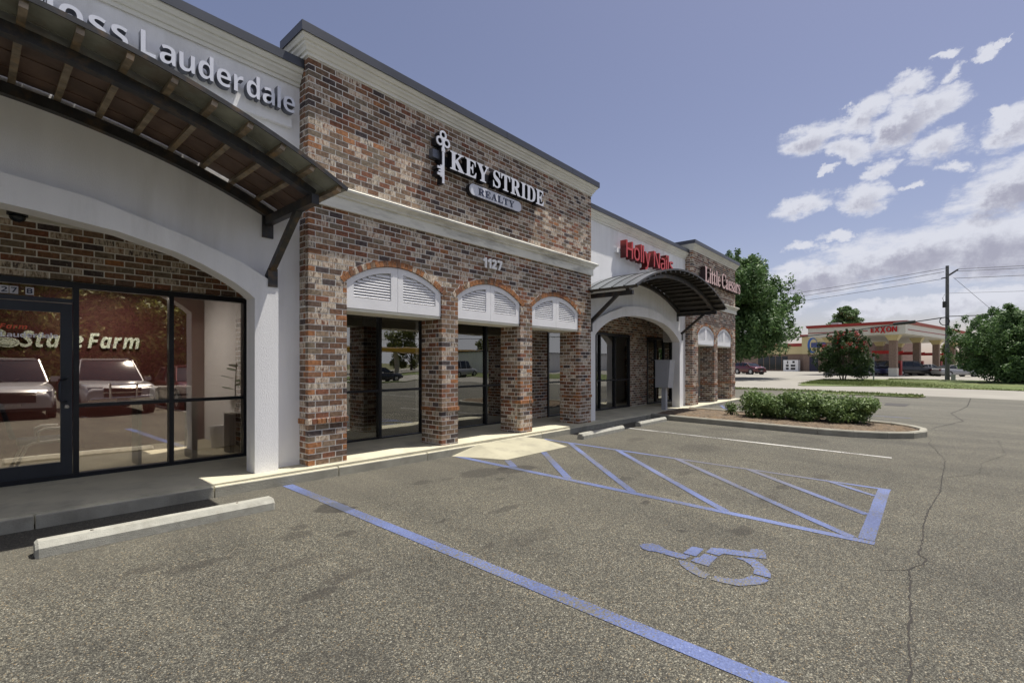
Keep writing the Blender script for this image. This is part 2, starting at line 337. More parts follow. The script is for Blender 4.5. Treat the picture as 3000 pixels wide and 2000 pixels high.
def stains(nt, P):
    L = nt.links.new
    n3 = nn(nt, 'ShaderNodeTexNoise'); n3.inputs['Scale'].default_value = 7; n3.inputs['Detail'].default_value = 7; n3.inputs['Roughness'].default_value = .65; L(P, n3.inputs['Vector'])
    wv = nn(nt, 'ShaderNodeVectorMath', operation='MULTIPLY_ADD'); L(n3.outputs['Color'], wv.inputs[0]); wv.inputs[1].default_value = (.22, .22, 0); L(P, wv.inputs[2])
    st = None
    for (x, y, a, bb, k) in STAINS:
        mp = nn(nt, 'ShaderNodeMapping', vector_type='TEXTURE'); mp.inputs['Location'].default_value = (x + .11, y + .11, 0); mp.inputs['Scale'].default_value = (a * 1.25, bb * 1.25, 1000); L(wv.outputs[0], mp.inputs[0])
        g = nn(nt, 'ShaderNodeTexGradient', gradient_type='SPHERICAL'); L(mp.outputs[0], g.inputs[0])
        q = math_(nt, 'MULTIPLY', math_(nt, 'MULTIPLY', g.outputs[1], 5.0, clamp=True), k)
        st = q if st is None else math_(nt, 'MAXIMUM', st, q)
    return st
def asphalt_mat():
    m = bpy.data.materials.new('asphalt'); m.use_nodes = True; nt = m.node_tree; L = nt.links.new
    b = nt.nodes['Principled BSDF']; b.inputs['Roughness'].default_value = .9; b.inputs['Specular IOR Level'].default_value = .3
    geo = nn(nt, 'ShaderNodeNewGeometry'); P = geo.outputs['Position']
    v = nn(nt, 'ShaderNodeTexVoronoi', feature='F1'); v.inputs['Scale'].default_value = 150; v.inputs['Randomness'].default_value = 1; L(P, v.inputs['Vector'])
    sp = nn(nt, 'ShaderNodeSeparateColor'); L(v.outputs['Color'], sp.inputs[0])
    chips = ramp(nt, sp.outputs[0], [(0, (.060, .057, .052)), (.42, (.108, .102, .089)), (.62, (.155, .146, .124)), (.8, (.225, .213, .180)), (.93, (.34, .325, .28)), (.985, (.30, .21, .11)), (1, (.58, .57, .54))])
    edge = ramp(nt, v.outputs['Distance'], [(.25, (1, 1, 1)), (.75, (.45, .45, .45))])
    c = mixc(nt, 1, chips, edge, 'MULTIPLY')
    v2 = nn(nt, 'ShaderNodeTexVoronoi', feature='F1'); v2.inputs['Scale'].default_value = 85; L(P, v2.inputs['Vector'])
    sp2 = nn(nt, 'ShaderNodeSeparateColor'); L(v2.outputs['Color'], sp2.inputs[0])
    c = mixc(nt, .55, c, ramp(nt, sp2.outputs[1], [(0, (.55, .55, .56)), (.6, (1, 1, 1)), (1, (1.75, 1.7, 1.6))]), 'MULTIPLY')
    # large wear patches, fines washed down by the curb
    n = nn(nt, 'ShaderNodeTexNoise'); n.inputs['Scale'].default_value = .45; n.inputs['Detail'].default_value = 7; n.inputs['Roughness'].default_value = .6; L(P, n.inputs['Vector'])
    c = mixc(nt, 1, c, ramp(nt, n.outputs[0], [(.3, (.86, .86, .87)), (.7, (1.3, 1.28, 1.24))]), 'MULTIPLY')
    sx = nn(nt, 'ShaderNodeSeparateXYZ'); L(P, sx.inputs[0])
    far = nn(nt, 'ShaderNodeMapRange'); L(sx.outputs[0], far.inputs[0]); far.inputs[1].default_value = 9; far.inputs[2].default_value = 26
    c = mixc(nt, math_(nt, 'MULTIPLY', far.outputs[0], .6), c, (.185, .175, .155))
    nearw = nn(nt, 'ShaderNodeMapRange'); L(math_(nt, 'ADD', sx.outputs[1], math_(nt, 'MULTIPLY_ADD', n.outputs[0], 1.6, -.8)), nearw.inputs[0]); nearw.inputs[1].default_value = -2.0; nearw.inputs[2].default_value = -.5
    c = mixc(nt, math_(nt, 'MULTIPLY', nearw.outputs[0], .55), c, (.13, .118, .1))
    st = stains(nt, P)
    c = mixc(nt, math_(nt, 'MULTIPLY', st, .9), c, (.045, .04, .036))
    tk = nn(nt, 'ShaderNodeTexNoise'); tk.inputs['Scale'].default_value = 1; tk.inputs['Detail'].default_value = 5; mt = nn(nt, 'ShaderNodeMapping'); mt.inputs['Scale'].default_value = (1.5, .25, 1); L(P, mt.inputs[0]); L(mt.outputs[0], tk.inputs['Vector'])
    c = mixc(nt, 1, c, ramp(nt, tk.outputs[0], [(.3, (.84, .84, .85)), (.7, (1.16, 1.15, 1.13))]), 'MULTIPLY')
    c = mixc(nt, 1, c, (.70, .72, .70), 'MULTIPLY')
    L(c, b.inputs['Base Color'])
    bp = nn(nt, 'ShaderNodeBump'); bp.inputs['Strength'].default_value = .6; bp.inputs['Distance'].default_value = .006; L(math_(nt, 'SUBTRACT', 1, v.outputs['Distance']), bp.inputs['Height']); L(bp.outputs[0], b.inputs['Normal'])
    return m
ASPH = asphalt_mat(); RAMPC = mat('ramp_concrete', (.34, .32, .235), .9, var=.12, vscale=2, bump=.2, bscale=120, stain=.6, stcol=(.19, .18, .145), stscale=3)
ROADM = mat('road_concrete', (.24, .228, .20), .9, var=.1, vscale=.4, bump=.2, stain=.4, stcol=(.22, .2, .17), stscale=.6)
def paint_mat(name, col, holes, fade=False):
    m = bpy.data.materials.new(name); m.use_nodes = True; nt = m.node_tree; L = nt.links.new
    b = nt.nodes['Principled BSDF']; b.inputs['Roughness'].default_value = .75
    geo = nn(nt, 'ShaderNodeNewGeometry'); P = geo.outputs['Position']
    n = nn(nt, 'ShaderNodeTexNoise'); n.inputs['Scale'].default_value = 1.2; n.inputs['Detail'].default_value = 6; L(P, n.inputs['Vector'])
    c = ramp(nt, n.outputs[0], [(.3, tuple(x * .85 for x in col)), (.7, tuple(x * 1.15 for x in col))])
    v = nn(nt, 'ShaderNodeTexNoise'); v.inputs['Scale'].default_value = 60; v.inputs['Detail'].default_value = 3; L(P, v.inputs['Vector'])
    wear = math_(nt, 'ADD', v.outputs[0], math_(nt, 'MULTIPLY_ADD', n.outputs[0], .7, -.35))
    f = ramp(nt, wear, [(holes, (0, 0, 0)), (holes + .06, (1, 1, 1))])
    c = mixc(nt, f, (.095, .092, .084), c)
    vc = nn(nt, 'ShaderNodeTexVoronoi', feature='F1'); vc.inputs['Scale'].default_value = 120; L(P, vc.inputs['Vector']); sv = nn(nt, 'ShaderNodeSeparateColor'); L(vc.outputs['Color'], sv.inputs[0])
    c = mixc(nt, .8, c, ramp(nt, sv.outputs[0], [(0, (.62, .62, .64)), (.5, (.95, .95, .95)), (.93, (1.15, 1.12, 1.08)), (1, (1.9, 1.75, 1.35))]), 'MULTIPLY')
    nl = nn(nt, 'ShaderNodeTexNoise'); nl.inputs['Scale'].default_value = .7; nl.inputs['Detail'].default_value = 4; L(P, nl.inputs['Vector'])
    c = mixc(nt, 1, c, ramp(nt, nl.outputs[0], [(.35, (.78, .78, .80)), (.65, (1.3, 1.3, 1.28))]), 'MULTIPLY')
    sx = nn(nt, 'ShaderNodeSeparateXYZ'); L(P, sx.inputs[0])
    if fade:   # the far line of the aisle is nearly worn away
        g1 = nn(nt, 'ShaderNodeMapRange'); L(sx.outputs[0], g1.inputs[0]); g1.inputs[1].default_value = 6.2; g1.inputs[2].default_value = 8.0
        g2 = nn(nt, 'ShaderNodeMapRange'); L(sx.outputs[1], g2.inputs[0]); g2.inputs[1].default_value = -2.2; g2.inputs[2].default_value = -3.4
        g3 = nn(nt, 'ShaderNodeMapRange'); L(sx.outputs[1], g3.inputs[0]); g3.inputs[1].default_value = -5.6; g3.inputs[2].default_value = -5.0
        k = math_(nt, 'MULTIPLY', math_(nt, 'MULTIPLY', g1.outputs[0], g2.outputs[0]), g3.outputs[0])
        k = math_(nt, 'MULTIPLY', k, math_(nt, 'MULTIPLY_ADD', n.outputs[0], 1.0, .2), clamp=True)
        c = mixc(nt, k, c, (.105, .10, .10))
    c = mixc(nt, math_(nt, 'MULTIPLY', stains(nt, P), .75), c, (.045, .05, .06))
    L(c, b.inputs['Base Color'])
    return m
BLUE = paint_mat('blue_paint', (.078, .104, .225), .40, True)
WHITELN = paint_mat('white_paint', (.5, .5, .48), .42)

def leaf_mat(name, c0, c1, tr=.3, extra=None):
    m = bpy.data.materials.new(name); m.use_nodes = True; nt = m.node_tree; L = nt.links.new; nt.nodes.clear()
    out = nn(nt, 'ShaderNodeOutputMaterial'); at = nn(nt, 'ShaderNodeAttribute', attribute_name='rnd')
    stops = [(0, c0), (.85 if extra else 1, c1)]
    if extra: stops += [(.86, extra), (1, tuple(x * 1.3 for x in extra))]
    c = ramp(nt, at.outputs['Fac'], stops)
    d = nn(nt, 'ShaderNodeBsdfPrincipled'); d.inputs['Roughness'].default_value = .5; d.inputs['Specular IOR Level'].default_value = .35; L(c, d.inputs['Base Color'])
    t = nn(nt, 'ShaderNodeBsdfTranslucent'); L(c, t.inputs[0]); mx = nn(nt, 'ShaderNodeMixShader'); mx.inputs[0].default_value = tr
    L(d.outputs[0], mx.inputs[1]); L(t.outputs[0], mx.inputs[2]); L(mx.outputs[0], out.inputs[0]); return m
LEAF = leaf_mat('leaf_green', (.04, .09, .028), (.17, .27, .095))
LEAFB = leaf_mat('leaf_bush', (.06, .11, .03), (.22, .30, .10))
LEAFR = leaf_mat('leaf_crape_myrtle', (.02, .045, .014), (.07, .12, .03))
FLOWER = leaf_mat('red_blossom', (.28, .02, .02), (.42, .05, .05))
LEAFW = leaf_mat('leaf_woods', (.05, .07, .015), (.26, .28, .07))
BARK = mat('bark', (.09, .07, .055), .9, var=.3, vscale=10, bump=.5)
BLADE = leaf_mat('grass_blade', (.07, .10, .025), (.16, .19, .06))

# ---------------------------------------------------------------- ground, lots, roads
def sheet(name, x0, x1, y0, y1, dz, m, step=None):
    xs = sorted({x0, x1} | {p[0] for p in AX if x0 < p[0] < x1}); ys = sorted({y0, y1} | {p[0] for p in BY if y0 < p[0] < y1})
    vs = [(x, y, zg(x, y) + dz) for y in ys for x in xs]; n = len(xs)
    fs = [(j*n+i, j*n+i+1, (j+1)*n+i+1, (j+1)*n+i) for j in range(len(ys)-1) for i in range(n-1)]
    b = MB(); b.add(vs, fs); return b.build(name, m, kind='structure', fix=False)
sheet('ground', -3000, 3000, -3000, 3000, -.06, EARTH)
sheet('parking_lot', -60, 33.0, -31, -.15, 0, ASPH)
sheet('side_lot', 22.9, 33.0, -.15, 60, 0, ASPH)
sheet('street', 33.0, 140, -120, 90, -.004, ROADM)
sheet('service_road', -60, 33.0, -38, -32.6, -.004, ROADM)
def lawn(name, pts, dz, label):
    b = MB(); b.poly(pts, -.05, dz, zg); b.build(name, GRASSM, kind='structure')
lawn('grass_verge', [(42.1, -60), (61.5, -60), (61.2, -12.7), (60.4, -7.85), (57, -2.6), (53.8, 1.0), (50, 1.3), (38.9, .6), (38.4, .2), (41.9, -5.0), (42.1, -10.7)], .03, '')
lawn('grass_median', [(30.9, -6.0), (31.9, -6.3), (32.9, -6.0), (32.9, 40), (30.9, 40)], .06, '')
lawn('grass_strip', [(-60, -32.5), (30, -32.5), (30, -31.1), (-60, -31.1)], .05, '')
lawn('grass_bank', [(-60, -70), (33, -70), (33, -38.2), (-60, -38.2)], .05, '')
def blades(name, rects, n, h, label):
    b = MB()
    for (x0, x1, y0, y1, k) in rects:
        for i in range(int(n * k)):
            x = random.uniform(x0, x1); y = random.uniform(y0, y1); z = zg(x, y) + (.06 if x < 33.5 else .03); a = random.uniform(0, 6.28); hh = h * random.uniform(.5, 1.2); ww = .03
            dx, dy = math.cos(a) * ww, math.sin(a) * ww; b.rnd = random.random()
            b.add([(x-dx, y-dy, z), (x+dx, y+dy, z), (x + random.uniform(-.05, .05), y + random.uniform(-.05, .05), z + hh)], [(0, 1, 2)])
    o = b.build(name, BLADE, rnd=True, fix=False); tag(o, label, 'grass', kind='stuff')
blades('grass_blades', [(41.2, 53, -3.5, 1.0, 1.0), (42, 60, -16, -3.5, 2.2), (30.9, 32.9, -6.2, 6, .35)], 9000, .07, 'short green and straw-coloured grass on the roadside verge and median')

# sidewalk: one slab per joint
bs = MB(); bs.poly([(-8, -.12), (22.6, -.12), (22.6, 6), (-8, 6)], -.12, -.02, lambda x, y: ga(x) * .999 + (-.13 if False else 0)); side = bs.build('sidewalk', CONC, kind='structure')
joints = [-8, -5.6, -4.1, -2.6, -1.1, .42, 1.9, 3.45, 5.03, 6.6, 8.15, 9.7, 11.25, 12.8, 14.4, 16.0, 17.6, 19.2, 20.8, 22.6]
for x0, x1 in zip(joints, joints[1:]):
    b = MB(); x0 += .005; x1 -= .005
    def ring(z, i, yb=1.62):
        return [(x0+i, -.15+i*2, z+ga(x0)), (x1-i, -.15+i*2, z+ga(x1)), (x1-i, yb, z+ga(x1)), (x0+i, yb, z+ga(x0))]
    b.loft([ring(-.2, 0), ring(-.022, 0), ring(-.006, .005), ring(0, .014)])
    o = b.build('slab', CONC, side)
    b = MB(); b.hexa([(x0+.004, -.156, ga(x0)-.2), (x1-.004, -.156, ga(x1)-.2), (x1-.004, -.148, ga(x1)-.2), (x0+.004, -.148, ga(x0)-.2), (x0+.004, -.156, ga(x0)-.016), (x1-.004, -.156, ga(x1)-.016), (x1-.004, -.130, ga(x1)-.004), (x0+.004, -.130, ga(x0)-.004)]); b.build('kerb_face', CURB, side)
# ramp: flared concrete apron
b = MB()
top = [(5.62, -.10), (6.05, -.95), (7.75, -.98), (8.12, -.10)]
def rz(x, y): return zg(x, y) + .004
vs = [(5.55, -.155, rz(5.55, -.155)), (6.02, -1.02, rz(6.02, -1.02)), (7.8, -1.04, rz(7.8, -1.04)), (8.18, -.155, rz(8.18, -.155)), (7.5, -.155, ga(7.5) + .001), (6.2, -.155, ga(6.2) + .001)]
b.add(vs, [(0, 1, 5), (1, 2, 4, 5), (2, 3, 4)])
b.build('curb_ramp', RAMPC, kind='structure', fix=False)

# painted markings, 4 mm above the lot, cut into short pieces that follow its slope
marks = []
def stripe(p0, p1, wd, m, name='painted_line', dz=.004, label=None):
    b = MB(); p0, p1 = Vector(p0), Vector(p1); d = p1 - p0; n = max(2, int(d.length / .25)); t = Vector((-d.y, d.x)).normalized() * wd / 2
    vs = []
    for i in range(n + 1):
        p = p0 + d * i / n; j = random.uniform(-.004, .004)
        for q in (p + t * (1 + j * 10), p - t): vs.append((q.x, q.y, zg(q.x, q.y) + dz))
    b.add(vs, [(2*i, 2*i+1, 2*i+3, 2*i+2) for i in range(n)])
    return b.build(name, m, kind='structure', fix=False)
stripe((2.73, -.17), (2.73, -6.0), .13, BLUE, 'stall_line')
stripe((5.62, -.17), (5.62, -6.02), .115, BLUE, 'stall_line', .004)
stripe((8.18, -.17), (8.18, -6.02), .085, BLUE, 'stall_line', .004)
stripe((5.68, -5.95), (8.14, -5.95), .13, BLUE, 'stall_line', .007)
for (a, c_, w_) in [((6.0, -1.06), (5.67, -1.5), .11), ((7.0, -1.06), (5.67, -2.52), .11), ((8.15, -.86), (5.67, -3.52), .10), ((8.15, -1.95), (5.67, -4.66), .10), ((8.15, -3.1), (5.67, -5.84), .10), ((8.15, -4.27), (6.66, -5.88), .10), ((8.15, -5.34), (7.68, -5.88), .08)]:
    stripe(a, c_, w_, BLUE, 'hatch_line', .0055)
stripe((11.1, -.17), (11.05, -5.9), .09, WHITELN, 'stall_line')
stripe((-.1, -.17), (-.1, -6.0), .1, WHITELN, 'stall_line'); stripe((-2.9, -.17), (-2.9, -6.0), .1, WHITELN, 'stall_line')
stripe((17.3, -.9), (17.3, -6.2), .1, BLUE, 'stall_line'); 
for k in range(5): stripe((17.4, -1.2 - k), (19.7, -.2 - k), .1, BLUE, 'hatch_line', .0055)
stripe((19.8, -.2), (19.8, -6), .1, BLUE, 'stall_line')
for k in range(8): stripe((-2.9 + 2.75 * k, -11.0), (-2.9 + 2.75 * k, -16.3), .1, WHITELN, 'stall_line')
HCW = [[(4.01, -4.43), (4.07, -4.44), (4.13, -4.49), (4.14, -4.55), (4.11, -4.61), (4.08, -4.64), (4.08, -4.73), (4.09, -4.86), (3.99, -4.86), (3.97, -4.79), (3.97, -4.7), (3.97, -4.6), (3.94, -4.55), (3.95, -4.49)], [(4.11, -4.79), (4.31, -4.79), (4.33, -4.81), (4.33, -4.89), (4.12, -4.9), (4.11, -4.85)], [(4.27, -4.93), (4.41, -4.93), (4.46, -5.0), (4.54, -5.2), (4.56, -5.21), (4.64, -5.2), (4.68, -5.25), (4.68, -5.29), (4.6, -5.33), (4.49, -5.36), (4.42, -5.23), (4.34, -5.05), (4.27, -5.04)], [(3.99, -4.9), (4.09, -4.91), (4.11, -4.93), (4.22, -4.93), (4.23, -5.04), (3.98, -5.05), (3.98, -4.97)], [(3.93, -4.82), (3.95, -4.94), (3.89, -4.99), (3.85, -5.05), (3.83, -5.11), (3.73, -5.11), (3.73, -5.07), (3.76, -5.0), (3.8, -4.93), (3.85, -4.87)], [(3.74, -5.15), (3.83, -5.15), (3.85, -5.22), (3.89, -5.29), (3.95, -5.33), (4.04, -5.36), (4.05, -5.42), (4.04, -5.48), (3.96, -5.47), (3.89, -5.43), (3.78, -5.34), (3.75, -5.25)], [(4.32, -5.14), (4.37, -5.22), (4.4, -5.29), (4.34, -5.36), (4.26, -5.42), (4.19, -5.46), (4.1, -5.48), (4.09, -5.42), (4.09, -5.36), (4.18, -5.34), (4.25, -5.3), (4.31, -5.23)]]
b = MB()
for pl in HCW:
    b.add([(x, y, zg(x, y) + .005) for x, y in pl], [tuple(range(len(pl)))])
b.build('wheelchair_symbol', BLUE, kind='structure', fix=False)
# the long crack
b = MB(); pts = [(14.4, -6.45), (13.66, -6.4), (12.9, -6.5), (12.28, -6.55), (11.5, -6.62), (10.63, -6.6), (9.6, -6.55), (8.56, -6.52), (7.8, -6.44), (7.25, -6.39), (6.8, -6.37), (6.34, -6.36), (5.9, -6.35), (5.55, -6.33), (5.47, -6.385), (5.3, -6.37), (5.2, -6.31), (5.07, -6.28), (4.7, -6.30), (4.38, -6.3), (4.1, -6.315), (3.81, -6.31), (3.5, -6.325), (3.23, -6.33), (2.9, -6.32), (2.2, -6.36), (0, -6.4)]
fine = []
for p, q in zip(pts, pts[1:]):
    k = max(2, int(math.dist(p, q) / .05))
    for i in range(k):
        t = i / k; fine.append((p[0] + (q[0]-p[0])*t, p[1] + (q[1]-p[1])*t + random.uniform(-.008, .008), random.uniform(.002, .009)))
vs = []
for x, y, ww in fine: vs += [(x, y - ww, zg(x, y) + .003), (x, y + ww, zg(x, y) + .003)]
b.add(vs, [(2*i, 2*i+1, 2*i+3, 2*i+2) for i in range(len(fine)-1)])
CRACK = mat('crack_dark', (.03, .027, .024), 1.0)
b.build('pavement_crack', CRACK, kind='structure', fix=False)
def crack(pts, w0):
    b = MB(); fine = []
    for p, q in zip(pts, pts[1:]):
        k = max(2, int(math.dist(p, q) / .08))
        for i in range(k):
            t = i / k; fine.append((p[0] + (q[0]-p[0])*t + random.uniform(-.012, .012), p[1] + (q[1]-p[1])*t + random.uniform(-.012, .012), random.uniform(.3, 1) * w0))
    vs = []
    for x, y, ww in fine: vs += [(x - ww, y - ww, zg(x, y) + .003), (x + ww, y + ww, zg(x, y) + .003)]
    b.add(vs, [(2*i, 2*i+1, 2*i+3, 2*i+2) for i in range(len(fine)-1)]); b.build('pavement_crack', CRACK, kind='structure', fix=False)
crack([(8.6, -6.6), (8.2, -7.6), (7.6, -8.9), (7.2, -11)], .005)
crack([(5.07, -6.28), (4.9, -6.1), (4.95, -5.8)], .003)
crack([(9.6, -6.55), (10.4, -7.0), (11.6, -7.1), (13, -7.5), (15.5, -7.6)], .005)
crack([(7.25, -6.39), (6.9, -6.9), (6.95, -7.6)], .004)
crack([(17.2, -6.5), (20, -7.2), (23, -7.0), (27, -7.6), (33, -8)], .02)
o = MB(); o.poly([(25.2, -5.0), (26.6, -5.0), (26.6, -5.8), (25.2, -5.7)], .002, .006, zg); o.build('asphalt_patch', mat('patch_dark', (.05, .047, .045), .9), kind='structure')

# landscape island
IS = [(13.46, -.15), (13.42, -4.4), (13.55, -5.1), (13.85, -5.7), (14.3, -6.15), (14.9, -6.38), (15.5, -6.38), (16.0, -6.15), (16.4, -5.75), (16.6, -5.2), (16.62, -4.4), (16.62, -.15)]
cx, cy = 15.02, -3.5
def inset(d):
    out = []
    for x, y in IS:
        v = Vector((x - cx, (y + 4.4) if y < -4.4 else 0)); v.normalize(); out.append((x - v.x * d, y - v.y * d))
    return out
isl = thing('landscape_island', 'raised planting island with rounded concrete kerb and brown mulch', 'island', (15.0, -3.2, zg(15, -3.2)))
A, B_, D_ = IS, inset(.03), inset(.15)
n = len(IS)
for k in range(n - 1):
    b = MB()
    q = []
    for (i, zz) in ((0, -.1), (0, .125), (.02, .15), (.13, .15), (.15, .13), (.15, -.1)):
        P = inset(i); a_, c_ = P[k], P[k+1]
        ra = Vector(c_) - Vector(a_); ra = ra.normalized() * .004
        q.append(((a_[0]+ra.x, a_[1]+ra.y, zg(*a_) + zz), (c_[0]-ra.x, c_[1]-ra.y, zg(*c_) + zz)))
    b.loft([[x[0] for x in q], [x[1] for x in q]]); b.build('kerb_stone', CURB, isl)
b = MB(); gx, gy = 26, 50; P = {}
vs = []; fs = []
import bisect
def half(y):  # island interior x-range at y
    t = min(1, max(0, (-4.4 - y) / 1.83)); r = math.sqrt(max(0, 1 - t * t)); return 15.02 - 1.44 * r, 15.02 + 1.44 * r
for j in range(gy + 1):
    y = -.15 - 6.07 * j / gy; x0, x1 = half(y)
    for i in range(gx + 1):
        x = x0 + (x1 - x0) * i / gx; e = min(1, 4 * min(i, gx - i) / gx)
        vs.append((x, y, zg(x, y) + .10 + .05 * e + random.uniform(-.012, .018) * (1 if e > 0 else 0)))
fs = [(j*(gx+1)+i, (j+1)*(gx+1)+i, (j+1)*(gx+1)+i+1, j*(gx+1)+i+1) for j in range(gy) for i in range(gx)]
b.add(vs, fs); mo = b.build('mulch', MULCH, isl, kind='stuff', fix=False)
b = MB()  # loose straw on the mulch
for i in range(5000):
    y = random.uniform(-6.1, -.2); x0, x1 = half(y); x = random.uniform(x0 + .05, x1 - .05); z = zg(x, y) + random.uniform(.14, .175); a = random.uniform(0, 3.14); l = random.uniform(.02, .07); ww = .004
    dx, dy = math.cos(a), math.sin(a); b.add([(x-dx*l, y-dy*l, z), (x+dy*ww, y-dx*ww, z+.004), (x+dx*l, y+dy*l, z + random.uniform(-.01, .015)), (x-dy*ww, y+dx*ww, z+.004)], [(0, 1, 2, 3)])
b.build('pine_straw', mat('pine_straw', (.19, .135, .08), .9, var=.4, vscale=3), isl, kind='stuff', fix=False)

# wheel stops
def wheel_stop(x0, x1, y, label):
    t = thing('wheel_stop', label, 'wheel stop', ((x0+x1)/2, y, zg((x0+x1)/2, y)), 'concrete wheel stops at the head of the stalls')
    b = MB(); rings = []
    for x, k in ((x0, .86), (x0 + .02, 1), (x1 - .02, 1), (x1, .86)):
        z = zg(x, y); rings.append([(x, y-.085*k, z), (x, y-.085*k, z+.075*k), (x, y-.045*k, z+.125*k), (x, y+.045*k, z+.125*k), (x, y+.085*k, z+.075*k), (x, y+.085*k, z)])
    b.loft(rings); o = b.build('concrete_bar', STOPC, t)
    for xx in (x0 + .35, x1 - .35):
        b = MB(); b.tube((xx, y, zg(xx, y) + .12), (xx, y, zg(xx, y) + .129), .012, n=8); b.build('anchor_pin', RUSTY, t)
wheel_stop(.36, 2.2, -1.0, 'long grey concrete wheel stop nearest the camera, before the agency door')
wheel_stop(8.75, 10.62, -.72, 'concrete wheel stop beside the blue hatched access aisle')
wheel_stop(11.55, 13.2, -.68, 'concrete wheel stop between the white line and the planting island')

# ---------------------------------------------------------------- the shop building
BX = [3.085, 3.66, 5.465, 5.845, 7.595, 7.985, 9.79, 10.35]      # brick front A: pier | opening | pier ...
DX = [17.2, 17.77, 19.53, 19.92, 21.68, 22.24]                    # brick front D
bld = thing('shop_building', 'single storey brick and white stucco shop building with arched porches and dark metal coping', 'building', (6.7, 1.0, 0))
CH, CL, JT = .0813, .2032, .0135
bricks = []   # (corners8, rnd, parent key)
def add_brick(c8, rnd, key): bricks.append((c8, rnd, key))
def obox(o, u, nrm, a0, a1, z0, z1, pr, dep, b0=None, b1=None):
    """brick between along-coordinates a0..a1 (b0..b1 at top), front at o + nrm*pr, going dep inwards"""
    b0 = a0 if b0 is None else b0; b1 = a1 if b1 is None else b1
    f = [(a0, z0), (a1, z0), (b1, z1), (b0, z1)]
    F = [Vector(o) + Vector(u) * a + Vector(nrm) * pr + Vector((0, 0, z)) for a, z in f]
    K = [p - Vector(nrm) * dep for p in F]
    return [F[0], F[1], K[1], K[0], F[3], F[2], K[2], K[3]]
def rb(kind=0):
    if kind == 1: return random.choice([random.uniform(.60, .67), random.uniform(.9, 1), random.uniform(.34, .47), random.uniform(.9, 1)])
    return random.random() * .92
def wall_bricks(key, o, u, nrm, z0, z1, ivf, start_len=0.0, phase=0, cornerL=True, cornerR=True, tone=None):
    """running bond; ivf(z) -> list of intervals. corners: alternate half bricks"""
    k = 0; z = z0
    while z + .02 < z1:
        zt = min(z + CH - JT, z1)
        iv0, iv1 = ivf(z + .001), ivf(zt - .001)
        if len(iv0) != len(iv1): iv1 = iv0 = iv0 if len(iv0) < len(iv1) else iv1
        for (s0, e0), (s1, e1) in zip(iv0, iv1):
            smin, emax = min(s0, s1), max(e0, e1)
            if emax - smin < .03: continue
            odd = (k + phase) % 2
            x = s0 - (s0 % CL if False else 0)
            # anchor the bond to a global grid unless the interval has corners
            anchor = s0 if s0 == s1 else 0.0
            x = anchor if anchor else (math.floor(smin / CL) * CL)
            if odd: first = .0935 if (anchor and cornerL) else CL / 2 - JT
            else: first = CL - JT
            if not anchor and odd: x -= CL / 2; first = CL - JT
            a = x; ln = first
            while a < emax - .012:
                e = a + ln
                A0, A1 = max(a, s0), min(e, e0); B0, B1 = max(a, s1), min(e, e1)
                if emax - e < .035 and e < emax: A1, B1 = e0, e1; e = emax
                if A1 - A0 > .015 or B1 - B0 > .015:
                    if A1 < A0: A0 = A1 = (A0 + A1) / 2
                    if B1 < B0: B0 = B1 = (B0 + B1) / 2
                    short = (A1 - A0) < .12
                    add_brick(obox(o, u, nrm, A0, A1, z, zt, random.uniform(0, .0015), .085, B0, B1), tone if tone is not None else rb(1 if (short and random.random() < .55) else 0), key)
                a = e + JT; ln = CL - JT
        z += CH; k += 1
def belt(key, o, u, nrm, x0, x1, z, pr=.022):
    n = max(1, round((x1 - x0) / .072)); wd = (x1 - x0) / n
    for i in range(n):
        add_brick(obox(o, u, nrm, x0 + i*wd + .006, x0 + (i+1)*wd - .006, z, z + CH - JT, pr, .1), rb(1), key)

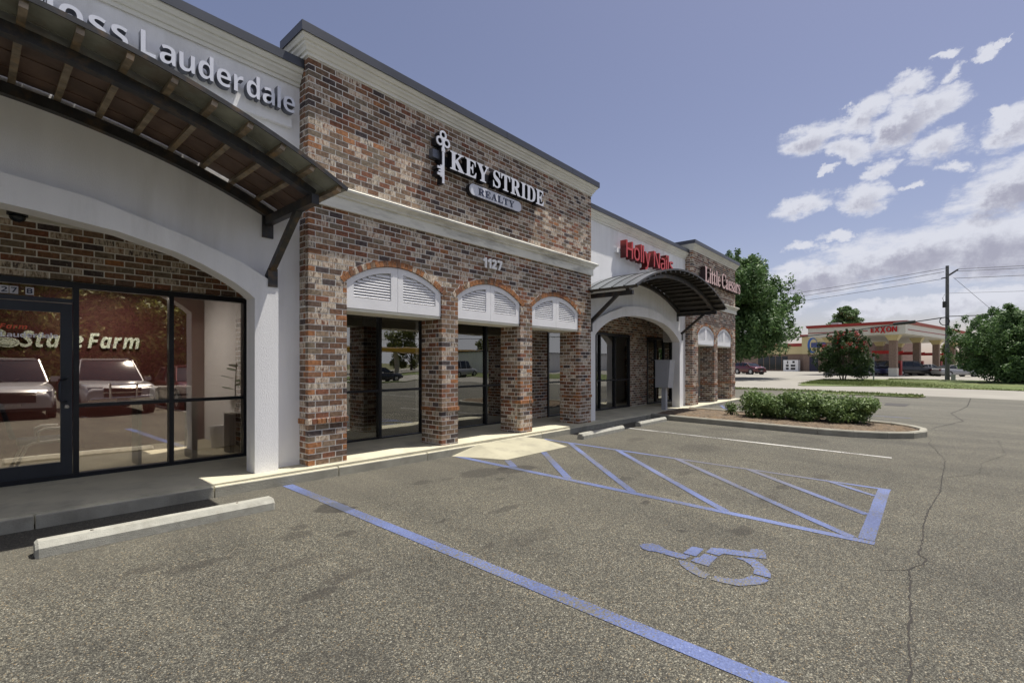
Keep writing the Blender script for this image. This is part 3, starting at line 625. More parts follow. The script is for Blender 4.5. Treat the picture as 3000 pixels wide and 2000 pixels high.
def arch_z(x, xc, crown, R_=1.46): return crown - R_ + math.sqrt(max(0, R_*R_ - (x-xc)**2))
def brick_front(X, crown, zbot, ztop, key):
    """X = [pier, opening...] edges, arched openings with brick piers; returns core part"""
    ops = [(X[i], X[i+1]) for i in range(1, len(X) - 1, 2)]; piers = [(X[i], X[i+1]) for i in range(0, len(X), 2)]
    spring = crown - .31; ro = 1.46 + .10
    core = MB(); g = .0018
    for (a, c_) in piers: core.box(a + g, c_ - g, g, .555 - g, -.05, spring - .02)
    xs = []
    nseg = 14
    x_all = [X[0] + g]
    for (a, c_) in ops: x_all += [a + (c_-a)*i/nseg for i in range(nseg+1)]
    x_all += [X[-1] - g]
    lo = []
    for x in x_all:
        z = spring - .02
        for (a, c_) in ops:
            if a - 1e-6 <= x <= c_ + 1e-6: z = arch_z(x, (a+c_)/2, crown + .004, 1.46)
        lo.append(z)
    core.strip(x_all, lo, [ztop] * len(x_all), g, .5)
    part = core.build('brick_wall', MORTAR, bld)
    def ivf(z):
        if z < spring: return piers
        hw = [math.sqrt(max(0, ro*ro - (z - (crown - 1.46))**2)) if z < crown + .10 else 0 for _ in ops]
        if hw[0] < .05: return [(X[0], X[-1])]
        cuts = [((a+c_)/2 - h, (a+c_)/2 + h) for (a, c_), h in zip(ops, hw)]
        iv = []; s = X[0]
        for (a, c_) in cuts: iv.append((s, a)); s = c_
        iv.append((s, X[-1])); return iv
    def ivf2(z):
        return ivf(z)
    zb = .7317  # belt replaces one course
    wall_bricks(key, (0, 0, 0), (1, 0, 0), (0, -1, 0), 0, zb - CH - .001, lambda z: piers)
    wall_bricks(key, (0, 0, 0), (1, 0, 0), (0, -1, 0), zb, spring - .03, lambda z: piers, phase=1)
    zs = zb + CH * math.ceil((spring - .03 - zb) / CH - 1e-6)
    wall_bricks(key, (0, 0, 0), (1, 0, 0), (0, -1, 0), zs, ztop, ivf)
    for (a, c_) in piers:
        belt(key, (0, 0, 0), (1, 0, 0), (0, -1, 0), a - .02, c_ + .02, zb - CH)
        for (o, nrm, sgn) in (((a, .555, 0), (-1, 0, 0), -1), ((c_, 0, 0), (1, 0, 0), 1)):
            u = (0, -1, 0) if sgn < 0 else (0, 1, 0)
            e0 = 0.0
            iv = lambda z: [(.0001, .555 - .09)] if sgn < 0 else [(.09, .555)]
            wall_bricks(key, o, u, nrm, 0, zb - CH - .001, iv); wall_bricks(key, o, u, nrm, zb, spring - .42, iv, phase=1)
            belt(key, o, u, nrm, 0 if sgn < 0 else .08, .555 - .08 if sgn < 0 else .555, zb - CH)
        wall_bricks(key, (c_, .555, 0), (-1, 0, 0), (0, 1, 0), 0, spring - .42, lambda z, a=a, c_=c_: [(.09, c_ - a - .09)])
    # header arches
    for (a, c_) in ops:
        xc = (a + c_) / 2; zc = crown - 1.46; th = math.asin(.955 / 1.46); n = 27
        for i in range(n):
            t0 = -th + 2*th*i/n + .0028; t1 = -th + 2*th*(i+1)/n - .0028
            p = [(xc + r_*math.sin(t), zc + r_*math.cos(t)) for t, r_ in ((t0, 1.462), (t1, 1.462), (t1, 1.552), (t0, 1.552))]
            F = [Vector((x, -.004 - random.uniform(0, .003), z)) for x, z in p]; K = [v + Vector((0, .09, 0)) for v in F]
            add_brick([F[0], F[1], K[1], K[0], F[3], F[2], K[2], K[3]], rb(1), key)
    return part, ops, spring
partA, opsA, sprA = brick_front(BX, 3.02, 2.31, 5.71, 'A')
partD, opsD, sprD = brick_front(DX, 2.93, 2.22, 5.60, 'D')
# corner returns of the two brick fronts above/beside the stucco
wall_bricks('A', (3.085, .555, 0), (0, -1, 0), (-1, 0, 0), sprA - .42 + .0, 5.70, lambda z: [(.2, .465)], phase=1)
wall_bricks('D', (17.2, .555, 0), (0, -1, 0), (-1, 0, 0), sprD - .42, 5.60, lambda z: [(.2, .465)], phase=1)
for q in ((3.0885, 3.5, .5, 1.1, 2.3, 5.71), (17.2035, 17.6, .5, 1.1, 2.3, 5.6), (10.0, 10.344, .5, 1.1, 2.3, 5.71), (21.9, 22.234, .5, 6, 0, 5.6)):
    cb = MB(); cb.box(*q); cb.build('wall_return', MORTAR, bld)

# stucco fronts
IN = [(0, 0), (.56, .01), (.8, .03), (1.41, .10), (1.935, .226), (2.2, .325), (2.4, .42), (2.55, .50), (2.7, .60), (2.78, .67)]
OUT = [(0, 0), (.6, .02), (1.2, .09), (2.05, .32), (2.6, .51), (2.98, .71), (3.075, .765)]
def stucco_front(x0, x1, cxx, apex, top, key):
    w_ = MB(); hx = [cxx + s*d for s in (-1,) for d, _ in reversed(IN)] + [cxx + d for d, _ in IN[1:]]
    def zin(x): return apex - lerp(abs(x - cxx), IN)
    w_.strip([x0] + [cxx - 2.78], [-.1, -.1], [top, top], .26, .36)
    w_.strip(hx, [zin(x) for x in hx], [top] * len(hx), .26, .36, caps=False)
    w_.strip([cxx + 2.78, x1], [-.1, -.1], [top, top], .26, .36)
    part = w_.build('stucco_wall', STUCCO, bld)
    s_ = MB(); L_ = max(x0, cxx - 3.075); R_ = min(x1, cxx + 3.075)
    def zout(x): return apex + .29 - lerp(abs(x - cxx), OUT)
    xs = sorted(set(hx + [cxx + s*d for s in (-1, 1) for d, _ in OUT if d < 2.78]))
    s_.strip(xs, [zin(x) for x in xs], [zout(x) for x in xs], .09, .262, back=False, caps=False)
    s_.strip([cxx + 2.78, R_], [-.1, -.1], [zout(cxx+2.78), zout(R_)], .09, .262, back=False)
    s_.strip([L_, cxx - 2.78], [-.1, -.1], [zout(L_), zout(cxx-2.78)], .09, .262, back=False)
    s_.build('arch_surround', STUCCO, bld)
    return part
CXA, CXC = -.35, 13.49
stucco_front(-6.5, 3.085, CXA, 2.99, 5.45, 'A'); stucco_front(10.35, 17.2, CXC, 2.90, 5.37, 'C')

def sweep(profile, path, name, m):
    """profile [(out, z)], path [(x,y)] with outward normals to the right-hand side of travel (left->right, front = -y)"""
    b = MB(); rings = []
    for i, p in enumerate(path):
        ds = []
        if i > 0: ds.append((Vector(p) - Vector(path[i-1])).normalized())
        if i < len(path) - 1: ds.append((Vector(path[i+1]) - Vector(p)).normalized())
        ns = [Vector((d.y, -d.x)) for d in ds]
        nv = ns[0] if len(ns) == 1 else (ns[0] + ns[1]) / (1 + ns[0].dot(ns[1]))
        rings.append([(p[0] + nv.x*o, p[1] + nv.y*o, z) for o, z in profile])
    b.loft(rings, cap=True); return b.build(name, m, bld)
def cornice(path, z, m=CREAM, capz=.12, proj=.16):
    prof = [(-.02, z), (.025, z), (.025, z+.05), (.045, z+.055), (.06, z+.09), (.085, z+.115), (.085, z+.15), (.11, z+.155), (.125, z+.185), (.14, z+.2), (.14, z+.222), (-.02, z+.222)]
    sweep(prof, path, 'cornice', m)
    sweep([(-.3, z+.222), (proj-.012, z+.222), (proj-.012, z+.214), (proj, z+.214), (proj, z+.222+capz), (-.3, z+.222+capz+.02)], path, 'metal_coping', CAP)
cornice([(3.085, .52), (3.085, 0), (10.35, 0), (10.35, .6)], 5.70)
cornice([(17.2, .6), (17.2, 0), (22.24, 0), (22.24, 5)], 5.57)
cornice([(-6.5, .26), (3.08, .26)], 5.35, capz=.11); cornice([(10.36, .26), (17.19, .26)], 5.27, capz=.11)
# coping seams
for (xx, y, z, h) in [(7.0, -.163, 5.922, .12), (9.3, -.163, 5.922, .12), (1.2, .097, 5.572, .11), (13.8, .097, 5.492, .11), (19.8, -.163, 5.792, .12)]:
    b = MB(); b.box(xx, xx + .02, y, y + .01, z + .002, z + h - .002); b.build('coping_seam', CAP, bld)
band = [(-.02, 3.70), (.045, 3.70), (.045, 3.86), (.075, 3.875), (.075, 3.895), (.11, 3.93), (.14, 3.945), (.15, 3.975), (.11, 4.0), (.03, 4.03), (-.02, 4.035)]
sweep([(o, z) for o, z in band], [(3.085, .25), (3.085, 0), (10.35, 0), (10.35, .25)], 'band_cornice', BANDM)
sweep([(o, z - .06) for o, z in band], [(17.2, .25), (17.2, 0), (22.24, 0), (22.24, 2)], 'band_cornice', BANDM)
# roofs and backs (a closed body behind the parapets)
b = MB(); b.box(-6.5, 22.2, 1.1, 14, 5.0, 5.1); b.build('roof', CAP, bld)
b = MB(); b.box(-6.5, 22.2, 13.9, 14, -.1, 5.0); b.box(22.1, 22.2, 6, 13.9, -.1, 5.0); b.box(-6.5, -6.4, .36, 13.9, -.1, 5.4); b.build('rear_wall', STUCCO, bld)
b = MB(); b.box(-6.4, 22.1, .36, 1.62, 3.16, 3.24); b.build('porch_ceiling', SOFF, bld)

# shutters: two louvred leaves in each arch
def shutter(a, c_, crown, zb, idx):
    xc = (a + c_) / 2; a += .008; c_ -= .008; y0, y1 = .02, .065
    root = MB(); root.strip([a + (c_-a)*i/14 for i in range(15)], [zb + .03] * 15, [arch_z(a + (c_-a)*i/14, xc, crown) - .02 for i in range(15)], .075, .1)
    rt = root.build('shutter', SHUT, bld)
    for s in (0, 1):
        l, r = (a, xc - .003) if s == 0 else (xc + .003, c_)
        il, ir = (a + .115, xc - .125) if s == 0 else (xc + .105, c_ - .115)
        top = lambda x: arch_z(x, xc, crown) - .006
        itop = lambda x: min(arch_z(x, xc, crown - .10, 1.46), 99)
        b = MB(); N = 12
        def seg(x0, x1, lo, hi):
            xs = [x0 + (x1-x0)*i/N for i in range(N+1)]; b.strip(xs, [lo(x) for x in xs], [hi(x) for x in xs], y0, y1)
        zi = zb + .165
        seg(l, il, lambda x: zb, top); seg(ir, r, lambda x: zb, top)
        seg(il, ir, lambda x: zb, lambda x: zi); seg(il, ir, itop, top)
        b.build('leaf_frame', SHUT, rt)
        z = zi + .018
        while z < crown - .12:
            # clip to the arch
            h = math.sqrt(max(0, 1.46**2 - (z + .03 - (crown - .10 - 1.46))**2)); s0, s1 = max(il, xc - h), min(ir, xc + h)
            if s1 - s0 > .06:
                sb = MB(); sb.hexa([(s0, y0+.006, z), (s1, y0+.006, z), (s1, y0+.02, z-.004), (s0, y0+.02, z-.004), (s0, y0+.04, z+.042), (s1, y0+.04, z+.042), (s1, y0+.052, z+.038), (s0, y0+.052, z+.038)])
                sb.build('slat', SHUT, rt)
            z += .043
    b = MB(); b.box(a, c_, .11, .52, zb - .045, zb + .16); b.box(a, c_, .03, .11, zb - .045, zb - .004); b.build('lintel_box', SOFF, bld)
for i, (a, c_) in enumerate(opsA): shutter(a, c_, 3.02, 2.31, i)
for i, (a, c_) in enumerate(opsD): shutter(a, c_, 2.93, 2.22, i)

# rear porch wall: brick above and between the shopfronts, at y = 1.5
SF = [(-6.4, -3.6, 'b'), (-3.6, 2.84, 's'), (2.84, 4.15, 'b'), (4.15, 6.24, 's'), (6.24, 7.1, 'b'), (7.1, 9.05, 's'), (9.05, 10.52, 'b'), (10.52, 12.2, 's'), (12.2, 13.02, 'b'), (13.02, 15.3, 's'), (15.3, 16.67, 'b'), (16.67, 19.18, 's'), (19.18, 22.1, 'b')]
pw = MB(); pw.box(-6.4, 22.1, 1.5018, 1.75, 2.5, 3.2)
for a, c_, k in SF:
    if k == 'b': pw.box(a, c_, 1.5018, 1.75, -.05, 2.5)
porch = pw.build('porch_wall', MORTAR, bld)
solid = [(a, c_) for a, c_, k in SF if k == 'b']
wall_bricks('P', (0, 1.5, 0), (1, 0, 0), (0, -1, 0), 0, 2.49, lambda z: solid[1:])
wall_bricks('P', (0, 1.5, 0), (1, 0, 0), (0, -1, 0), 2.50, 3.15, lambda z: [(-2.9, 22.1)], phase=1)

# --- place the bricks: the 300 that show largest singly, the rest as one part
camp = cam.location
def score(c8):
    c = sum((Vector(p) for p in c8), Vector()) / 8; nrm = (Vector(c8[1]) - Vector(c8[0])).cross(Vector(c8[4]) - Vector(c8[0])).normalized()
    v = c - camp; d = v.length; fwd = Vector((.7532, .6577, 0)); r_ = Vector((.6577, -.7532, 0)); dep = v.dot(fwd)
    if dep < .5 or abs(v.dot(r_) / dep) > 1.07 or v.z / dep > .76: return 0
    if c.y > 1.3 and (c.x < 2.2 and c.z > 3.0 - .35 or c.x > 2.75): return 0
    return abs(v.normalized().dot(nrm)) * (Vector(c8[1]) - Vector(c8[0])).length * .08 / d**2
order = sorted(range(len(bricks)), key=lambda i: -score(bricks[i][0]))
single = set(order[:300]); keys = {'A': partA, 'D': partD, 'P': porch}; cache = {}
rest = MB()
for i, (c8, rnd, key) in enumerate(bricks):
    if i not in single: rest.rnd = rnd; rest.hexa([tuple(p) for p in c8]); continue
    c = sum((Vector(p) for p in c8), Vector()) / 8
    sig = tuple(tuple(round(x, 3) for x in (Vector(p) - c)) for p in c8)
    if sig not in cache:
        b = MB(); b.hexa([tuple(x) for x in sig]); o = b.build('brick', BRICK_O); cache[sig] = o.data
    else:
        o = bpy.data.objects.new('brick', cache[sig]); C.objects.link(o)
    o.location = c; o.color = (rnd, 0, 0, 1); o.parent = keys[key]
rest.build('brickwork', BRICK_A, bld, kind='stuff', rnd=True)

# --- shopfronts
def sf_frame(parent, x0, x1, mull, zt=2.48, rail=.97, y=1.5, gm=GLASS_B, skip_rail=(), base=None, fm=BLACKAL):
    fw = .055; y0, y1 = y - .03, y + .08
    zb0 = (lambda x: ga(x))
    b = MB(); b.box(x0, x1, y0, y1, zt - .07, zt); b.build('head_frame', fm, parent)
    b = MB(); b.hexa([(x0, y0, ga(x0)-.01), (x1, y0, ga(x1)-.01), (x1, y1, ga(x1)-.01), (x0, y1, ga(x0)-.01), (x0, y0, ga(x0)+.07), (x1, y0, ga(x1)+.07), (x1, y1, ga(x1)+.07), (x0, y1, ga(x0)+.07)]); b.build('sill_frame', fm, parent)
    edges = [x0 + fw/2] + mull + [x1 - fw/2]
    for m_ in edges:
        b = MB(); b.box(m_ - fw/2, m_ + fw/2, y0 - .003, y1 + .003, ga(m_) + .0, zt - .002); b.build('mullion', fm, parent)
    for i, (a, c_) in enumerate(zip(edges, edges[1:])):
        a += fw/2; c_ -= fw/2; z0 = ga((a+c_)/2) + .06
        if i in skip_rail: continue
        b = MB(); b.box(a, c_, y0 + .004, y1 - .004, rail - .022, rail + .022); b.build('rail', fm, parent)
        for zz0, zz1 in ((z0, rail - .022), (rail + .022, zt - .068)):
            b = MB(); b.box(a, c_, y + .02, y + .026, zz0, zz1); b.build('pane', gm, parent)
def sfpart(x): 
    b = MB(); b.box(x[0] + .01, x[1] - .01, 1.60, 1.61, 2.48, 2.499); return b.build('shopfront', BLACKAL, bld)
p = sfpart((-3.6, 2.84)); sf_frame(p, -3.6, 2.84, [-2.6, -1.6, -.14, .889, 1.868], gm=GLASS_A, skip_rail=(3,))
# transom over the door and the door leaf
b = MB(); b.box(-.11, .86, 1.47, 1.58, 2.22, 2.27); b.build('transom_bar', DOORAL, p)
b = MB(); b.box(-.11, .86, 1.52, 1.526, 2.27, 2.412); b.build('pane', GLASS_A, p)
door = MB(); zb = ga(.4) + .02
door.box(-.105, .0, 1.475, 1.525, zb, 2.21); door.box(.75, .855, 1.475, 1.525, zb, 2.21); door.box(0, .75, 1.475, 1.525, zb, zb + .2); door.box(0, .75, 1.475, 1.525, 2.10, 2.21)
dr = door.build('door', DOORAL, bld)
b = MB(); b.box(0, .75, 1.498, 1.504, zb + .2, 2.10); b.build('pane', GLASS_A, dr)
b = MB(); b.path([(.80, 1.475, 1.30), (.79, 1.43, 1.30), (.745, 1.415, 1.29), (.735, 1.41, 1.25), (.735, 1.41, 1.08), (.745, 1.415, 1.04), (.79, 1.43, 1.03), (.80, 1.475, 1.03)], .013); b.build('handle', DOORAL, dr, smooth=True)
b = MB(); b.tube((.805, 1.477, .965), (.805, 1.462, .965), .022, n=14); b.build('lock', CHROME, dr)
p = sfpart((4.15, 6.24)); sf_frame(p, 4.15, 6.24, [5.2])
p = sfpart((7.1, 9.05)); sf_frame(p, 7.1, 9.05, [8.1])
p = sfpart((10.52, 12.2)); sf_frame(p, 10.52, 12.2, [11.35])
p = sfpart((13.02, 15.3)); sf_frame(p, 13.02, 15.3, [13.3, 14.25], rail=.95)
p = sfpart((16.67, 19.18)); sf_frame(p, 16.67, 19.18, [17.45, 18.2, 18.9], rail=.95)
# interiors
LOBR = mat('red_interior_wall', (.07, .009, .007), .7, var=.06)
LOBG = mat('grey_interior_wall', (.78, .78, .82), .8, var=.02)
FLOORM = mat('dark_plank_floor', (.07, .062, .06), .45, var=.3, vscale=3, stretch=(.4, 6, 1))
b = MB(); b.box(-3.6, 2.95, 3.85, 3.95, 0, 3); b.build('interior_wall', LOBR, bld)
b = MB(); b.box(2.951, 3.05, 1.76, 3.85, 0, 3); b.box(-3.7, -3.6, 1.76, 3.85, 0, 3); b.build('interior_wall', LOBG, bld)
b = MB(); b.box(-6, 22, 1.63, 8, -.05, .035); b.build('interior_floor', FLOORM, bld)
b = MB(); b.box(-6.3, 22, 1.76, 13.8, 2.75, 2.85); b.build('interior_ceiling', LOBG, bld)
b = MB(); b.box(3.3, 3.35, 1.76, 6, 0, 2.75); b.box(3.35, 10.3, 5.5, 5.6, 0, 2.75); b.box(10.3, 10.36, 1.76, 7, 0, 2.75); b.box(10.36, 22, 6.5, 6.6, 0, 2.75); b.box(15.6, 15.7, 1.76, 6.5, 0, 2.75); b.box(22, 22.1, 1.5, 6.5, 0, 3.2); b.build('interior_wall', DARKIN, bld)

PANEL = emis('lit_panel', (1, .95, .85), 1.6)
for (lx, ly, lb, pw_) in ((1.5, 2.95, 'square lit ceiling panel added above the agency lobby to light its wall letters', 30), (4.9, 2.6, 'lit ceiling panel inside the realty office', 8)):  # agency lobby panel and lamp are added to brighten the sign wall
    t = thing('ceiling_light', lb, 'ceiling light', (lx, ly, 2.75))
    b = MB(); b.box(lx-.3, lx+.3, ly-.15, ly+.15, 2.71, 2.745); b.build('light_frame', GREYBOX, t)
    b = MB(); b.box(lx-.27, lx+.27, ly-.13, ly+.13, 2.703, 2.709); b.build('diffuser', PANEL, t)
    ld = bpy.data.lights.new('ceiling_lamp', 'AREA'); ld.shape = 'RECTANGLE'; ld.size = .5; ld.size_y = .25; ld.energy = pw_; ld.color = (1, .95, .86)
    lo_ = bpy.data.objects.new('ceiling_lamp', ld); C.objects.link(lo_); lo_.location = (lx, ly, 2.695); adopt(lo_, t)

# ---------------------------------------------------------------- lettering
def fancy(t, U, l): return ''.join(chr(U+ord(c)-65) if 'A' <= c <= 'Z' else chr(l+ord(c)-97) if 'a' <= c <= 'z' else c for c in t)
SERIF, SANS, BI = (0x1D400, 0x1D41A), (0x1D5D4, 0x1D5EE), (0x1D63C, 0x1D656)
def digits(t, base): return ''.join(chr(base + ord(c) - 48) if c.isdigit() else c for c in t)
_dg = bpy.context.evaluated_depsgraph_get()
def glyph_mesh(ch, font, depth, mats, off=0.0):
    cu = bpy.data.curves.new('tmp', 'FONT')
    if ch.isalpha(): cu.body = fancy(ch, *font)
    elif ch.isdigit(): cu.body = chr({SERIF: 0x1D7CE, SANS: 0x1D7EC, BI: 0x1D7EC}[font] + ord(ch) - 48)
    else: cu.body = ch
    cu.extrude = depth / 2; cu.offset = off; cu.resolution_u = 6
    o = bpy.data.objects.new('tmp', cu); C.objects.link(o); bpy.context.view_layer.update()
    me = bpy.data.meshes.new_from_object(o.evaluated_get(bpy.context.evaluated_depsgraph_get()))
    bpy.data.objects.remove(o)
    me.materials.clear()
    for m in mats: me.materials.append(m)
    for pl in me.polygons: pl.material_index = 0 if abs(pl.normal.z) > .9 else 1
    return me
_gc = {}
def text(parent, txt, font, x0, x1, z0, cap, y, depth, mats, axis='x', space=.12, word=.35, off=0.0, capref='H', name='letter', slant=0, fixed=None):
    """letters standing on baseline z0 from x0 to x1; y = front face"""
    ref = glyph_mesh(capref, font, .01, mats, off); H = max(v.co.y for v in ref.vertices)
    items = []; pen = 0
    for ch in txt:
        if ch == ' ': pen += word; items.append(None); continue
        me = glyph_mesh(ch, font, 1.0, mats, off); a = min(v.co.x for v in me.vertices); b_ = max(v.co.x for v in me.vertices)
        items.append((me, pen - a)); pen += (b_ - a) + space * H
    total = pen - space * H; sx = (x1 - x0) / total; sz = cap / H
    for it, ch in zip(items, txt):
        if it is None: continue
        me, dx = it
        for v in me.vertices:
            X, Z, Y = v.co.x, v.co.y, v.co.z
            v.co = (x0 + (X + dx) * sx, y + (0.5 - Y) * depth, z0 + Z * sz)
        me.update(); o = bpy.data.objects.new(name, me); C.objects.link(o); adopt(o, parent)
def sign(name, label, loc, cat='sign'): return thing(name, label, cat, loc)

t = sign('wall_sign', 'white raised letters reading Moss Lauderdale on the stucco above the left awning', (1.2, .2, 4.8))
b = MB(); b.box(-.62, 2.95, .20, .26, 4.73, 5.0); b.build('raceway', STUCCO, t)
text(t, 'Moss', SANS, .30, 1.15, 4.88, .27, .10, .10, [WHITEP, LETRET], space=.16, off=-.010)
text(t, 'Lauderdale', SANS, 1.26, 2.95, 4.88, .27, .10, .10, [WHITEP, LETRET], space=.16, off=-.010)
t = sign('wall_sign', 'white key and slab letters reading KEY STRIDE REALTY on the upper brick', (6.8, 0, 4.5))
text(t, 'KEY', SERIF, 5.52, 6.48, 4.87, .31, -.16, .12, [WHITEP, BLACKP], space=.06, off=.012)
text(t, 'STRIDE', SERIF, 6.60, 8.19, 4.87, .31, -.16, .12, [WHITEP, BLACKP], space=.06, off=.012)
b = MB(); b.box(5.3, 8.1, -.039, -.004, 4.94, 5.1); b.build('raceway', BLACKP, t)
def capsule(mb, x0, x1, z0, z1, y0, y1, n=10):
    r_ = (z1 - z0) / 2; zc = (z0 + z1) / 2; pts = []
    for i in range(n + 1): a = math.pi/2 + math.pi*i/n; pts.append((x0 + r_ + r_*math.cos(a), zc + r_*math.sin(a)))
    for i in range(n + 1): a = -math.pi/2 + math.pi*i/n; pts.append((x1 - r_ + r_*math.cos(a), zc + r_*math.sin(a)))
    mb.prof(pts, y0, y1)
b = MB(); capsule(b, 6.03, 7.52, 4.575, 4.80, -.09, -.004); b.build('sign_back', BLACKP, t)
b = MB(); capsule(b, 6.04, 7.51, 4.585, 4.79, -.10, -.091); b.build('sign_face', WHITEP, t)
text(t, 'REALTY', SERIF, 6.26, 7.28, 4.625, .125, -.106, .006, [NAVY, NAVY], space=.1, off=.006)
# the key: three rings, shank, bit
for k, (m_, y0, y1, gr) in enumerate(((BLACKP, -.15, -.03, .006), (WHITEP, -.165, -.151, 0))):
    b = MB()
    def ringp(xc, zc, ro, ri, n=20):
        vs = []
        for y in (y0, y1):
            for i in range(n):
                a = 2*math.pi*i/n; vs += [(xc + ro*math.cos(a), y, zc + ro*math.sin(a)), (xc + ri*math.cos(a), y, zc + ri*math.sin(a))]
        fs = []
        for i in range(n):
            j = (i+1) % n; o_ = 2*n
            fs += [(2*i, 2*j, 2*j+1, 2*i+1), (o_+2*i, o_+2*i+1, o_+2*j+1, o_+2*j), (2*i, o_+2*i, o_+2*j, 2*j), (2*i+1, 2*j+1, o_+2*j+1, o_+2*i+1)]
        b.add(vs, fs)
    X0 = 5.36
    ringp(X0, 5.385, .075+gr, .042-gr); y0 -= .0008; ringp(X0 - .075, 5.265, .078+gr, .045-gr); y0 -= .0008; ringp(X0 + .075, 5.265, .078+gr, .045-gr); y0 -= .0008
    b.box(X0 - .022-gr, X0 + .022+gr, y0, y1, 4.56-gr, 5.31); y0 -= .0008
    b.box(X0 - .036-gr, X0 + .036+gr, y0, y1, 5.10-gr, 5.16+gr); y0 -= .0008
    b.box(X0 - .13-gr, X0 - .02, y0, y1, 4.79-gr, 4.83+gr); b.box(X0 - .10-gr, X0 - .02, y0, y1, 4.74-gr, 4.77+gr); b.box(X0 - .13-gr, X0 - .02, y0, y1, 4.68-gr, 4.72+gr); b.box(X0 - .065-gr, X0 - .021, y0 + .0005, y1, 4.66, 4.86)
    b.build('key_back' if k == 0 else 'key_face', m_, t)
b = MB(); b.box(5.18, 5.34, -.1, -.003, 4.98, 5.12); b.build('dark_box', LETRET, t)  # dark grey box on the brick, left of the key shank
t = sign('house_number', 'white numerals 1127 on brick between the shutters and the band', (6.72, 0, 3.34), 'number')
text(t, '1127', SANS, 6.45, 6.99, 3.33, .18, -.045, .035, [mat('number_white', (.88, .88, .88), .5), mat('number_white2', (.7, .7, .7), .5)], space=.10, capref='1', name='numeral', off=.03)
t = sign('wall_sign', 'deep red raised letters reading Holly Nails on stucco above the right awning', (13.8, .2, 4.4))
b = MB(); b.box(12.0, 15.3, .17, .26, 4.62, 4.74); b.build('raceway', STUCCO, t)
text(t, 'Holly Nails', SANS, 12.18, 15.45, 4.47, .50, -.02, .19, [RED, REDD], space=.12, word=.22, off=-.022)
t = sign('wall_sign', 'pale pink letters with dark edges reading Little Caesars on far brick front', (20, 0, 4.4))
text(t, 'Little Caesars', SERIF, 17.85, 22.2, 4.52, .56, -.22, .18, [PINK, BROWNR], space=.04, word=.2, off=.006)
b = MB(); b.box(17.9, 22.0, -.039, -.004, 4.66, 4.8); b.build('raceway', BROWNR, t)

# State Farm suite: number tiles, door vinyl, lobby sign
t = sign('number_tiles', 'white tiles with dark figures 1127 B on the transom glass above the door', (.3, 1.48, 2.3), 'number')
for x, ch in ((.125, '1'), (.19, '1'), (.286, '2'), (.362, '7'), (.49, 'B')):
    b = MB(); b.box(x - .035, x + .035, 1.512, 1.516, 2.288, 2.376); b.build('tile', mat('tile_white', (.6, .6, .66), .5), t)
    text(t, ch, SANS, x - (.024 if ch != '1' else .012), x + (.024 if ch != '1' else .012), 2.303, .058, 1.508, .003, [NAVY, NAVY], capref='H' if ch == 'B' else '1', name='figure')
t = sign('door_lettering', 'orange StateFarm and white Moss Lauderdale vinyl lettering on the glass door', (.4, 1.49, 1.85), 'lettering')
ORANGE = mat('orange_vinyl', (.62, .10, .04), .5)
text(t, 'StateFarm', BI, .02, .47, 1.885, .055, 1.488, .003, [ORANGE, ORANGE], space=.06, off=.004)
text(t, 'Moss Lauderdale', SANS, .01, .73, 1.79, .055, 1.488, .003, [mat('white_vinyl', (.75, .75, .8), .5)] * 2, word=.25)
t = sign('lobby_sign', 'large pale green State Farm letters with three ovals on the red lobby wall', (1.2, 3.85, 1.8), 'sign')
PALE = mat('pale_green_letter', (.74, .82, .70), .5)
text(t, 'State', BI, .53, 1.24, 1.74, .24, 3.80, .03, [PALE, PALE], space=.05, off=.004)
text(t, 'Farm', BI, 1.29, 1.96, 1.74, .24, 3.80, .03, [PALE, PALE], space=.05, off=.004)
for (ox, oz) in ((.40, 1.80), (.12, 1.80), (.26, 1.93)):
    b = MB()
    def oval(rx, rz_, y0, y1):
        pts = [(ox + rx*math.cos(2*math.pi*i/24), oz + rz_*math.sin(2*math.pi*i/24)) for i in range(24)]; b.prof(pts, y0, y1)
    oval(.13, .072, 3.80 + ox*.01, 3.84); b.build('oval', PALE, t)
    b = MB(); oval(.095, .05, 3.795 + ox*.01, 3.799 + ox*.01); b.build('oval_line', DARKIN, t)
    b = MB(); oval(.088, .044, 3.79 + ox*.01, 3.794 + ox*.01); b.build('oval_inset', PALE, t)
t = sign('lobby_lettering', 'small dark STRIDE lettering on wall inside the realty office', (4.6, 5.4, 1.9), 'lettering')
text(t, 'STRIDE', SANS, 5.2, 6.32, 1.93, .16, 5.47, .02, [NAVY, NAVY])
b = MB(); b.box(5.2, 6.32, 5.47, 5.49, 1.86, 1.875); b.build('underline', NAVY, t)

